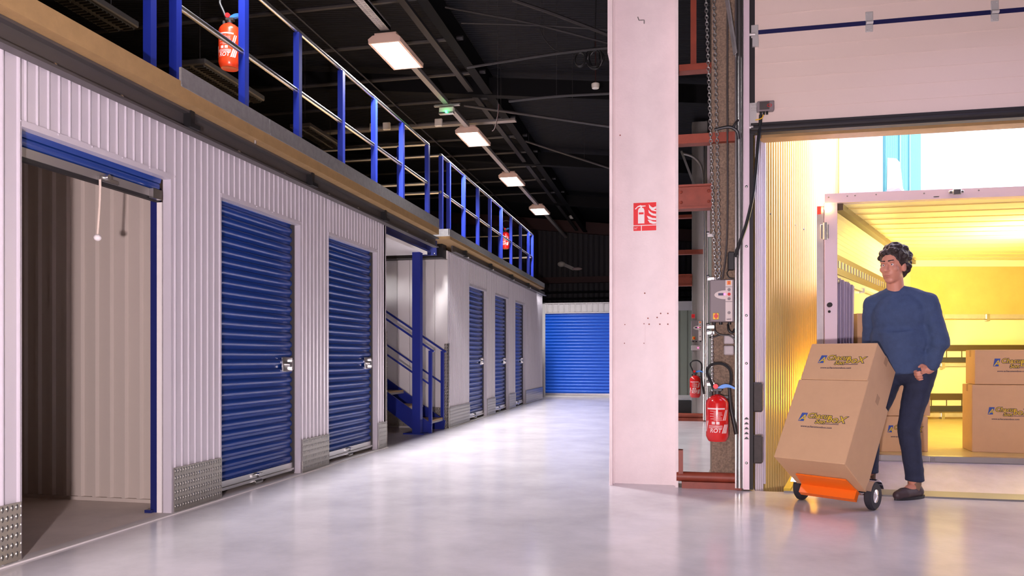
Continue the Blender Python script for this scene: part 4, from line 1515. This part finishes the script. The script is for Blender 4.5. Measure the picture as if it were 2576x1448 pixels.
# ceiling corner rail
c1 = Zv(A0, TC - .02) + SNR * .03
c2 = Zv(B0, TC - .02) + SNR * .03
MB().bar(c1, c2, .07, .06).build('corner_rail', 'truck_rail', t)
# right wall, back wall, floor, roof
SD2 = (D0 - C0).normalized()
slab(C0, D0, TF - .02, TC, Vector((SD2.y, -SD2.x, 0)), .045).build('side_panel', 'truck_in', t)
BN = Vector((SN, -CS, 0))                      # back wall faces the hall
slab(B0, D0, TF - .02, TC + .02, -BN, .05).build('back_panel', 'truck_ply', t)
P = lambda lat0, lat1, z0, z1, th: slab(cam_pt(lat0, 9.95, 0), cam_pt(lat1, 9.95, 0), z0, z1, BN, th)
P(5.25, 7.45, 2.20, 2.28, .03).build('back_trim', 'truck_in', t)
for (z0, z1, mt, nm, th) in ((1.513, 1.572, 'truck_alu', 'lashing_bar', .05), (1.172, 1.50, 'truck_in', 'back_board', .012), (1.094, 1.170, 'truck_rail', 'load_rail', .03),
                             (1.010, 1.090, 'truck_in', 'slot_rail', .02), (.945, 1.005, 'dark_steel', 'load_rail', .035), (.890, .935, 'truck_alu', 'lashing_bar', .05),
                             (.535, .885, 'truck_in', 'back_board', .012), (.452, .530, 'truck_rail', 'load_rail', .03), (.374, .448, 'truck_in', 'slot_rail', .02),
                             (.296, .368, 'dark_steel', 'load_rail', .035), (.228, .280, 'truck_alu', 'lashing_bar', .05)):
    r_ = P(5.25, 7.45, z0, z1, th).build(nm, mt, t)
    if nm == 'slot_rail':
        m = MB()
        for i in range(11):
            q = P(5.3 + i * .2, 5.312 + i * .2, z0, z1, th + .004)
            m.add(q.v, q.f)
        m.build('slot_divider', 'truck_rail', r_)
    if nm == 'lashing_bar':
        m = MB()
        for i in range(6):
            q = P(5.62 + i * .59, 5.66 + i * .59, z0 - .03, z1 + .005, th + .015)
            m.add(q.v, q.f)
        m.build('lashing_clip', 'steel', r_)
MB().hexa([Zv(A0, TF - .12), Zv(C0, TF - .12), Zv(D0, TF - .12), Zv(B0, TF - .12)], [Zv(A0, TF), Zv(C0, TF), Zv(D0, TF), Zv(B0, TF)]).build('load_floor', 'truck_floor', t)
m = MB().hexa([Zv(A0, TC), Zv(C0, TC), Zv(D0, TC), Zv(B0, TC)], [Zv(A0, TC + .05), Zv(C0, TC + .05), Zv(D0, TC + .05), Zv(B0, TC + .05)])
rf = m.build('roof_panel', 'truck_in', t)
m = MB()
for k in range(14):
    u_ = (k + .6) / 14.2
    p, q = A0.lerp(B0, u_), C0.lerp(D0, u_)
    m.bar(Zv(p, TC - .006), Zv(q, TC - .003), .007, .006)
m.build('roof_bow', 'truck_ply', rf)
# rear frame
MB().box((1.228, TY - .06, .02), (1.325, TY + .02, 2.30)).build('rear_post', 'truck_frame', t)
MB().box((3.60, TY - .06, .02), (3.69, TY + .02, 2.29)).build('rear_post', 'truck_frame', t)
m = MB().hexa([(1.225, TY - .07, 2.285), (3.70, TY - .07, 2.275), (3.70, TY + .03, 2.275), (1.225, TY + .03, 2.285)], [(1.225, TY - .07, 2.362), (3.70, TY - .07, 2.352), (3.70, TY + .03, 2.352), (1.225, TY + .03, 2.362)])
hb = m.build('header_beam', 'truck_frame', t)
m = MB()
for x in (1.255, 1.40, 1.46, 1.62, 1.98, 2.38, 2.72):
    m.ell((x, TY - .072, 2.335 + .004 * math.sin(x * 9)), .007, 6)
m.build('rivet', 'steel_dull', hb)
m = MB().box((2.16, TY - .085, 2.318), (2.27, TY - .07, 2.342), bev=.004).box((2.185, TY - .10, 2.305), (2.245, TY - .085, 2.352), bev=.004).box((2.05, TY - .074, 2.296), (2.09, TY - .07, 2.304))
m.build('door_catch', 'steel', hb, smooth=True)
m = MB().hexa([(1.17, TY - .03, .05), (1.222, TY - .03, .05), (1.222 + .505, TY + 1.2, .05), (1.185 + .505, TY + 1.2, .05)], [(1.17, TY - .03, 2.27), (1.222, TY - .03, 2.27), (1.222 + .505, TY + 1.2, 2.27), (1.185 + .505, TY + 1.2, 2.27)])
dr = m.build('rear_door', 'truck_alu', t, label='grey rear door folded back along the left side')
m = MB().box((1.172, TY - .045, 2.20), (1.20, TY - .03, 2.262))
m.build('marker_lens', 'marker_red', dr)
# unseen amber fill lights added on the folded door to tint the wall
for s_ in (.25, .62, 1.0):
    p = Vector((1.17 + .41 * s_ + .012, TY - .03 + s_ * 1.0, .62))
    MB().ell(p - SNR * .012, .022, 10).build('amber_fill', 'marker_glow', dr, smooth=True)
    light('amber_fill', 'POINT', p - SNR * .06, 6.0, (1.0, 0.58, 0.04), 0.03)
m = MB().lathe([(.028, 0), (.03, .012), (.02, .03), (.006, .036)], Vector((1.25, TY - .06, 2.245)), 16, Vector((0, -1, 0)))
m.build('marker_lamp', 'marker_glow', t, smooth=True)
m = MB().cyl((1.226, TY - .085, 1.98), (1.226, TY - .085, 2.12), .018, n=14).box((1.19, TY - .075, 1.99), (1.26, TY - .06, 2.11), bev=.004)
m.build('hinge', 'steel', t, smooth=True)
m = MB().cyl((1.262, TY - .09, 1.44), (1.262, TY - .06, 1.44), .020, n=16).ell((1.262, TY - .064, 1.385), .012, 8)
m.build('buffer', 'rubber', t, smooth=True)
# gathered side curtain inside the left post
pr = []
for i in range(40):
    pr.append((1.30 + i * .0042, TY + .05 + .02 * math.sin(i * 1.35)))
m = MB()
vs_ = []
for i, (x, y) in enumerate(pr):
    vs_ += [(x, y, .25), (x + (i - 20) * .001, y, 1.72 - i * .003)]
m.add(vs_, [(2 * i, 2 * i + 2, 2 * i + 3, 2 * i + 1) for i in range(39)])
m.build('side_curtain', 'curtain', t, smooth=True)
# sill, lift plate
m = MB().box((1.30, TY - .06, .05), (3.62, TY + .03, .205)).box((1.30, TY - .075, .155), (3.62, TY - .06, .208))
m.build('rear_sill', 'steel', t)
m = MB().box((2.02, TY - .085, .150), (2.06, TY - .07, .205), bev=.003)
m.build('sill_catch', 'steel_dull', t)
# under-run: wheels out of sight under the load floor
for x, y in ((2.5, 9.7), (4.1, 9.7)):
    MB().cyl((x, y, -.12), (x + .22, y, -.12), .195, n=24).build('wheel', 'tyre', t, smooth=True)
light('load_lamp', 'AREA', (3.75, 7.5, 1.95), 15, (1.0, 0.76, 0.13), 0.25, 0.12, target=(3.1, 10.5, 1.7))
light('load_lamp', 'AREA', (3.85, 8.2, 1.7), 62, (1.0, 0.86, 0.40), 0.25, 0.25, target=(3.3, 8.6, 2.28))
q = MB().box((3.70, 8.1, 1.99), (3.80, 8.3, 2.03), bev=.006).build('load_lamp', 'off_white', t)

t = thing('loading_ramp', 'lilac grey metal ramp plate from the hall floor up to the truck', 'ramp', (2.2, 5.9, 0))
m = MB().hexa([(.86, 5.99, -.08), (3.6, 5.92, -.08), (3.6, TY - .09, -.06), (1.05, TY - .09, -.06)], [(.86, 5.99, .014), (3.6, 5.92, .014), (3.6, TY - .09, .16), (1.05, TY - .09, .16)])
m.build('plate', 'ramp', t)
m = MB().hexa([(.80, 5.92, 0), (3.6, 5.86, 0), (3.6, 6.0, 0), (.84, 6.06, 0)], [(.80, 5.925, .012), (3.6, 5.865, .012), (3.6, 6.0, .03), (.84, 6.06, .03)])
m.build('lip', 'steel_dull', t)
m = MB().hexa([(.80, 5.93, .0), (.85, 5.93, .0), (1.06, 6.62, .10), (1.01, 6.62, .10)], [(.80, 5.93, .03), (.85, 5.93, .03), (1.06, 6.62, .14), (1.01, 6.62, .14)])
m.build('side_bar', 'print_yellow', t)


# ------------------------------------------------------------------ cartons
def logo(parent, o, ax, ay, w, faint=False):
    """printed shop mark: letter on a blue block, wordmark, web address; o is the centre of the mark"""
    o, ax, ay = Vector(o), Vector(ax).normalized(), Vector(ay).normalized()
    nz = ax.cross(ay)
    k = w / 100.0
    at = lambda x, y, l=0.0: o + ax * (x * k) + ay * (y * k) + nz * (.0008 + l)

    def tx(s_, size, x, y, bold, lift, sh=.25):
        b = text_mb(s_, size * k, sh, bold * k, .0002, 'LEFT')
        return place(b, frame3(at(x, y, lift), ax, ay))
    dark = MB()
    for s_, sz, x, y in (('Chacun', 19, -30, 2), ('Son', 16, -8, -12), ('boX', 25, 18, -7)):
        q_ = tx(s_, sz, x, y, 1.6, 0)
        dark.add(q_.v, q_.f)
    q_ = tx('www.achacunsonbox.com', 7.2, -40, -24, .15, 0)
    dark.add(q_.v, q_.f)
    q_ = MB().prism([(16 * k, -12.5 * k), (50 * k, -12.5 * k), (50 * k, -11 * k), (16 * k, -11 * k)], at(0, 0), ax, ay, .0003)
    dark.add(q_.v, q_.f)
    dark.build('printed_lettering', 'print_dark', parent)
    MB().prism([(-50 * k, -8 * k), (-36 * k, -8 * k), (-31 * k, 15 * k), (-46 * k, 15 * k)], at(0, 0), ax, ay, .0004).build('printed_block', 'print_blue', parent)
    yl = MB()
    for s_, sz, x, y in (('A', 23, -48, -6), ('Chacun', 19, -30, 2), ('Son', 16, -8, -12), ('boX', 25, 18, -7)):
        q_ = tx(s_, sz, x, y, .25, .0008)
        yl.add(q_.v, q_.f)
    yl.build('printed_lettering', 'print_yellow', parent)


def carton(c0, ax, ay, az, w, d, h, label, mark=None, group=None):
    """cardboard box; c0 = lower front left corner, ax along the front, ay into the depth, az up"""
    c0, ax, ay, az = Vector(c0), Vector(ax).normalized(), Vector(ay).normalized(), Vector(az).normalized()
    M = frame3(c0, ax, ay)
    m = MB().box((0, 0, 0), (w, d, h), bev=.004)
    Mx = Matrix((ax, ay, az)).transposed().to_4x4()
    Mx.translation = c0
    place(m, Mx)
    o = m.build('carton', 'carton')
    props(o, label, 'carton', group)
    f = MB().box((0, d / 2 - .025, h), (w, d / 2 + .025, h + .0008)).box((-.0008, d / 2 - .025, h - .06), (0, d / 2 + .025, h)).box((w, d / 2 - .025, h - .06), (w + .0008, d / 2 + .025, h))
    place(f, Mx)
    f.build('packing_tape', 'carton_edge', o)
    if mark:
        u_, v_, ww = mark
        logo(o, c0 + ax * (w * u_) + az * (h * v_), ax, az, ww)
    return o


TD = 6.45
UZ = (0, 0, 1)
fr = Vector((CS, SN, 0))
bk = Vector((-SN, CS, 0))
pa = math.radians(17)                          # the right stack stands along the truck's side, a little turned
fr2 = fr * math.cos(pa) - bk * math.sin(pa)
bk2 = fr * math.sin(pa) + bk * math.cos(pa)
carton(cam_pt(3.925, TD, TF), fr2, bk2, UZ, .60, .30, .572, 'big printed carton at the right edge, lower of two stacked in the truck', (.42, .60, .27))
carton(cam_pt(3.955, TD + .01, TF + .575), fr2, bk2, UZ, .54, .28, .295, 'printed carton on top of the big carton at the right edge', (.52, .60, .29))
xs = ((2.98, .570, .305, 'lowest carton of the stack in the truck behind the person'), (3.00, .58, .30, 'second carton from the bottom behind the person in the truck'),
      (2.96, .55, .285, 'third carton up behind the blue sweater in the truck'), (2.955, .42, .295, 'topmost carton, its corner left of the person\'s sweater'))
z = TF
for i, (la, w, h, l) in enumerate(xs):
    carton(cam_pt(la, TD + .02 * (i % 2), z), fr, bk, UZ, w, .40, h - .003, l, (.62, .62, .26) if i == 0 else None)
    z += h

# ------------------------------------------------------------------ hand truck with two tilted cartons
AL, TH = math.radians(48), math.radians(34)
V3 = lambda lat, d, zz: Vector((CS * lat - SN * d, SN * lat + CS * d, zz))
nn = V3(-math.sin(AL), -math.cos(AL), 0)
ee = V3(math.cos(AL), -math.sin(AL), 0)
up = Vector((0, 0, 1))
uu = up * math.cos(TH) - nn * math.sin(TH)
tt_ = nn * math.cos(TH) + up * math.sin(TH)
CH = cam_pt(2.151, 5.109, .125)
W, Dp = .48, .38
ax_c = CH - nn * .085 + Vector((0, 0, .092 - CH.z))
t = thing('hand_truck', 'chrome hand truck with an orange toe plate tilted back under two cartons', 'hand truck', Vector((ax_c.x, ax_c.y, 0)))
LH = lambda e_, u_, t__: CH + ee * e_ + uu * u_ + tt_ * t__
m = MB()
b0 = [LH(-.19, -.014, -.01), LH(.19, -.014, -.01), LH(.17, -.014, .17), LH(-.17, -.014, .17)]
m.hexa(b0, [p + uu * .010 for p in b0])
b1 = [LH(-.19, -.075, -.012), LH(.19, -.075, -.012), LH(.19, -.075, .03), LH(-.19, -.075, .03)]
m.hexa(b1, [p + uu * .07 for p in b1])
m.build('toe_plate', 'orange', t)
m = MB()
for s_ in (-.16, .16):
    m.tube(spline([LH(s_, -.05, -.03), LH(s_, .3, -.03), LH(s_, .9, -.03), LH(s_, 1.08, -.05), LH(s_ * 1.05, 1.16, -.12)], 5), .014, 10)
for u_ in (.12, .40, .68, .95):
    m.tube([LH(-.16, u_, -.03), LH(.16, u_, -.03)], .010, 8)
m.build('frame', 'chrome', t, smooth=True)
for s_ in (-.16, .16):
    MB().tube([LH(s_ * 1.03, 1.12, -.085), LH(s_ * 1.12, 1.20, -.175)], .018, 12).build('grip', 'rubber', t, smooth=True)
MB().cyl(ax_c - ee * .27, ax_c + ee * .27, .010, n=10).build('axle', 'chrome', t, smooth=True)
for s_ in (-1, 1):
    c = ax_c + ee * (s_ * .245)
    m = MB().lathe([(.045, -.022), (.082, -.024), (.092, -.014), (.092, .014), (.082, .024), (.045, .022)], c, 28, ee)
    wh = m.build('wheel', 'tyre', t, smooth=True)
    MB().lathe([(.008, -.030), (.044, -.022), (.046, 0), (.044, .022), (.008, .030)], c, 20, ee).build('hub', 'chrome', wh, smooth=True)
    g = MB()
    pts = []
    for i in range(9):
        a_ = math.radians(20 + i * 17)
        pts.append(c - nn * (math.cos(a_) * .106) + up * (math.sin(a_) * .106))
    for p, q in zip(pts[:-1], pts[1:]):
        g.hexa([p - ee * .03, p + ee * .03, q + ee * .03, q - ee * .03], [x + (x - c).normalized() * .004 for x in (p - ee * .03, p + ee * .03, q + ee * .03, q - ee * .03)])
    g.build('mudguard', 'chrome', t)
f0 = LH(-W / 2, 0.0, Dp)
carton(f0, ee, -tt_, uu, W, Dp, .62, 'large printed carton tilted on the hand truck', (.48, .50, .28))
carton(f0 + uu * .623 + ee * .01, ee, -tt_, uu, W - .02, Dp - .02, .30, 'smaller printed carton on top of the tilted load on the hand truck', (.50, .52, .28))


# ================================================================== PERSON
def finish(o, voxel, smooth_it=4, factor=.5):
    r_ = o.modifiers.new('Remesh', 'REMESH')
    r_.mode = 'VOXEL'
    r_.voxel_size = voxel
    r_.use_smooth_shade = True
    s_ = o.modifiers.new('Smooth', 'SMOOTH')
    s_.iterations = smooth_it
    s_.factor = factor
    return o


cp = lambda lat, d, zz: cam_pt(lat, d, zz)
root = cp(2.84, 5.42, 0)
t = thing('person', 'person in a blue sweater and dark trousers wheeling the loaded hand truck', 'person', Vector((root.x, root.y, 0)))
fd = V3(-.80, -.60, -.08).normalized()                  # where the face looks
fl = Vector((0, 0, 1)).cross(fd).normalized()           # the person's left
fu = fd.cross(fl).normalized()
HC = cp(2.722, 5.40, 1.655)
hp = lambda f_, l_, u_: HC + fd * f_ + fl * l_ + fu * u_
RH = Matrix((fd, fl, fu)).transposed()
pelvis = cp(2.845, 5.43, .94)
chest = cp(2.785, 5.42, 1.27)
neck = cp(2.755, 5.42, 1.47)
sL, sR = cp(2.915, 5.31, 1.395), cp(2.655, 5.54, 1.39)
eL, wL = cp(2.965, 5.25, 1.13), cp(2.925, 5.275, .925)
eR, wR = cp(2.665, 5.61, 1.14), cp(2.69, 5.55, .965)
hL, hR = cp(2.915, 5.37, .93), cp(2.765, 5.50, .93)
kL, aL, fL = cp(2.795, 5.335, .51), cp(2.875, 5.40, .09), cp(2.74, 5.335, .03)
kR, aR, fR = cp(2.62, 5.53, .51), cp(2.66, 5.63, .115), cp(2.54, 5.55, .045)
m = MB()
# trunk
m.capsule(pelvis, chest, .10, .10)
m.ell(pelvis, (.16, .12, .13), 18, Matrix((fl, fd, fu)).transposed())
m.ell(chest, (.15, .10, .17), 18, Matrix((fl, fd, fu)).transposed())
m.capsule(sL, sR, .06, .06)
m.capsule(neck - Vector((0, 0, .06)), hp(-.015, 0, -.05), .062, .054)
# head
m.ell(hp(-.012, 0, .03), (.098, .077, .098), 24, RH)
m.ell(hp(.018, 0, -.035), (.076, .064, .092), 24, RH)
m.ell(hp(.052, 0, -.098), (.030, .036, .024), 16, RH)                        # chin
m.capsule(hp(.088, 0, .012), hp(.108, 0, -.028), .010, .015, 12)           # nose
for s_ in (-1, 1):
    m.ell(hp(.101, s_ * .012, -.032), (.010, .009, .008), 10, RH)
    m.ell(hp(.060, s_ * .040, -.020), (.026, .026, .026), 14, RH)           # cheek
    m.ell(hp(.082, s_ * .030, .030), (.014, .026, .008), 12, RH)            # brow ridge
    m.ell(hp(-.008, s_ * .079, -.012), (.020, .008, .034), 14, RH)          # ear
    m.ell(hp(.004, s_ * .077, -.035), (.010, .008, .012), 10, RH)
m.ell(hp(.088, 0, -.061), (.012, .024, .006), 12, RH)
m.ell(hp(.086, 0, -.072), (.012, .021, .007), 12, RH)
# arms and legs
for s0_, e_, w_ in ((sL, eL, wL), (sR, eR, wR)):
    m.capsule(s0_, e_, .053, .042)
    m.capsule(e_, w_, .043, .027)
for h_, k_, a_, f_ in ((hL, kL, aL, fL), (hR, kR, aR, fR)):
    m.capsule(h_, k_, .082, .055)
    m.capsule(k_, a_, .056, .038)
    m.capsule(a_, f_, .036, .026)
# hands: palm, four fingers closed around the grip, thumb from the side of the palm
for w_, e_, sd in ((wL, eL, 1), (wR, eR, -1)):
    g = LH(sd * .16 * 1.08, 1.165, -.135)                                    # the grip
    fa = (w_ - e_).normalized()
    out = ee * sd
    pd = V3(-.9, .2, -.35).normalized() if sd > 0 else V3(.3, .3, -.9).normalized()
    side = pd.cross(up).normalized()
    sp = up * .8 - side * .2
    sp = (sp - pd * sp.dot(pd)).normalized()
    pn = pd.cross(sp)                                                        # palm normal
    kn = w_ + pd * .085
    m.capsule(w_, w_ + pd * .02, .026, .026)
    for i in range(4):
        o_ = (1.5 - i) * .020
        m.capsule(w_ + pd * .012 + sp * (o_ * .6), kn + sp * o_, .015, .0125, 10)
        L1 = (.040, .045, .043, .033)[i]
        p1 = kn + sp * o_
        p2 = p1 + (pd * .75 - pn * .65).normalized() * L1
        p3 = p2 + (pd * -.15 - pn * 1.0).normalized() * L1 * .72
        p4 = p3 + (pd * -.9 - pn * .35).normalized() * L1 * .58
        m.capsule(p1, p2, .0105, .0095, 10)
        m.capsule(p2, p3, .0095, .0088, 10)
        m.capsule(p3, p4, .0088, .0078, 10)
    q1 = w_ + pd * .028 + sp * .024
    q2 = q1 + (pd * .6 + sp * .65 - pn * .25).normalized() * .040
    q3 = q2 + (pd * .75 + sp * .05 - pn * .6).normalized() * .032
    m.capsule(q1, q2, .015, .012, 10)
    m.capsule(q2, q3, .0115, .009, 10)
body = finish(m.build('body', 'skin', t, smooth=True), .0052, 3)
# hair: short dark curls, fuller at the back
random.seed(3)
m = MB()
m.ell(hp(-.030, 0, .048), (.106, .094, .104), 20, RH)
m.ell(hp(-.065, 0, .0), (.070, .082, .10), 18, RH)
for i in range(150):
    th = random.uniform(-PI, PI)
    ph = random.uniform(-.75, PI / 2)
    v = Vector((math.cos(ph) * math.cos(th), math.cos(ph) * math.sin(th), math.sin(ph)))
    if v.x > .50 and v.z < .62:
        continue
    if v.x > .05 and v.z < .12:
        continue
    r_ = random.uniform(.013, .024)
    m.ell(hp(-.032 + v.x * .110, v.y * .098, .038 + v.z * .116), r_, 8)
for i in range(7):
    m.ell(hp(.055 + random.uniform(-.01, .012), -.055 + i * .018, .098 + random.uniform(-.006, .010)), .018, 8)
finish(m.build('hair', 'hair', t, smooth=True), .006, 2)
for s_ in (-1, 1):
    e_ = MB().ell(hp(.072, s_ * .030, .010), .0095, 12).build('eye', 'eye', t, smooth=True)
    MB().ell(hp(.0785, s_ * .030, .010), .0052, 10).build('iris', 'print_dark', e_, smooth=True)
    MB().capsule(hp(.092, s_ * .014, .036), hp(.084, s_ * .046, .040), .0045, .003, 8).build('eyebrow', 'hair', t, smooth=True)
MB().capsule(hp(.0985, -.017, -.0665), hp(.0985, .017, -.0665), .0035, .0035, 8).build('mouth', 'lips', t, smooth=True)
# sweater
BR = Matrix((fl, fd, up)).transposed()
bl = (sL - sR).normalized()
bf = bl.cross(up).normalized()
BR = Matrix((bl, -bf, up)).transposed()
m = MB()
m.ell(cp(2.785, 5.42, 1.30), (.200, .140, .19), 24, BR)
m.ell(cp(2.79, 5.425, 1.14), (.205, .150, .20), 24, BR)
m.ell(cp(2.805, 5.43, .985), (.200, .150, .13), 24, BR)
m.cyl(cp(2.815, 5.43, .90), cp(2.785, 5.42, 1.2), .165, .165, 24)
m.capsule(sL, sR, .068, .068)
m.capsule(sL, neck, .072, .060)
m.capsule(sR, neck, .072, .060)
for s0_, e_, w_ in ((sL, eL, wL), (sR, eR, wR)):
    m.capsule(s0_, e_, .074, .066)
    m.capsule(e_, w_ - (w_ - e_).normalized() * .025, .066, .048)
    d_ = (w_ - e_).normalized()
    m.tube([w_ - d_ * .05, w_ - d_ * .012], .044, 16)
    m.ell(e_ + Vector((.0, -.01, -.03)), (.068, .068, .05), 14)
m.tube([neck + Vector((math.cos(a_ * PI / 8) * .066, math.sin(a_ * PI / 8) * .066, -.002 + .012 * math.sin(a_ * PI / 8))) for a_ in range(16)], .013, 8, True)
sw = finish(m.build('sweater', 'sweater', t, smooth=True), .009, 5)
tex = bpy.data.textures.new('folds', 'CLOUDS')
tex.noise_scale = .11
for o, s_ in ((sw, .022),):
    dm = o.modifiers.new('Folds', 'DISPLACE')
    dm.texture = tex
    dm.strength = s_
    dm.mid_level = .5
# trousers
m = MB()
m.ell(pelvis, (.175, .135, .14), 20, BR)
for h_, k_, a_ in ((hL, kL, aL), (hR, kR, aR)):
    m.capsule(h_, k_, .100, .072)
    m.capsule(k_, a_ + Vector((0, 0, .07)), .073, .060)
    m.cyl(a_ + Vector((0, 0, .03)), a_ + Vector((0, 0, .13)), .066, .061, 20)
tr = finish(m.build('trousers', 'trousers', t, smooth=True), .009, 5)
dm = tr.modifiers.new('Folds', 'DISPLACE')
dm.texture = tex
dm.strength = .016
# shoes
for a_, f_ in ((aL, fL), (aR, fR)):
    d_ = Vector((f_.x - a_.x, f_.y - a_.y, 0)).normalized()
    zb = f_.z - .03
    hl = Vector((a_.x, a_.y, zb)) - d_ * .035
    m = MB()
    m.capsule(hl + up * .045, hl + up * .075 + d_ * .03, .042, .044)
    m.capsule(hl + up * .045 + d_ * .03, hl + up * .040 + d_ * .15, .043, .044)
    m.capsule(hl + up * .040 + d_ * .15, hl + up * .034 + d_ * .215, .045, .032)
    sh = finish(m.build('shoe', 'shoe', t, smooth=True), .007, 3)
    q = MB()
    sd = d_.cross(up)
    pts = []
    for i in range(24):
        an = 2 * PI * i / 24
        x = .09 + .150 * math.cos(an)
        y = (.047 - .006 * math.cos(an)) * math.sin(an)
        pts.append(hl + d_ * x + sd * y)
    q.add([p + up * .0 for p in pts] + [p + up * .020 for p in pts], [tuple(range(24))[::-1], tuple(range(24, 48))] + [(i, (i + 1) % 24, 24 + (i + 1) % 24, 24 + i) for i in range(24)])
    q.build('sole', 'rubber', sh)
    q = MB().cyl(a_ - up * .03, a_ + up * .05, .042, .046, 16)
    q.build('sock', 'sock', t, smooth=True)

# extinguishers up on the mezzanine
extinguisher(onX(578, 172, -3.37), .25, 'orange red extinguisher hung on the blue rail post at the top left', 'red_orange')
extinguisher(onX(1272, 625, -3.37), 0, 'tiny dark red extinguisher on the far mezzanine rail', 'red')
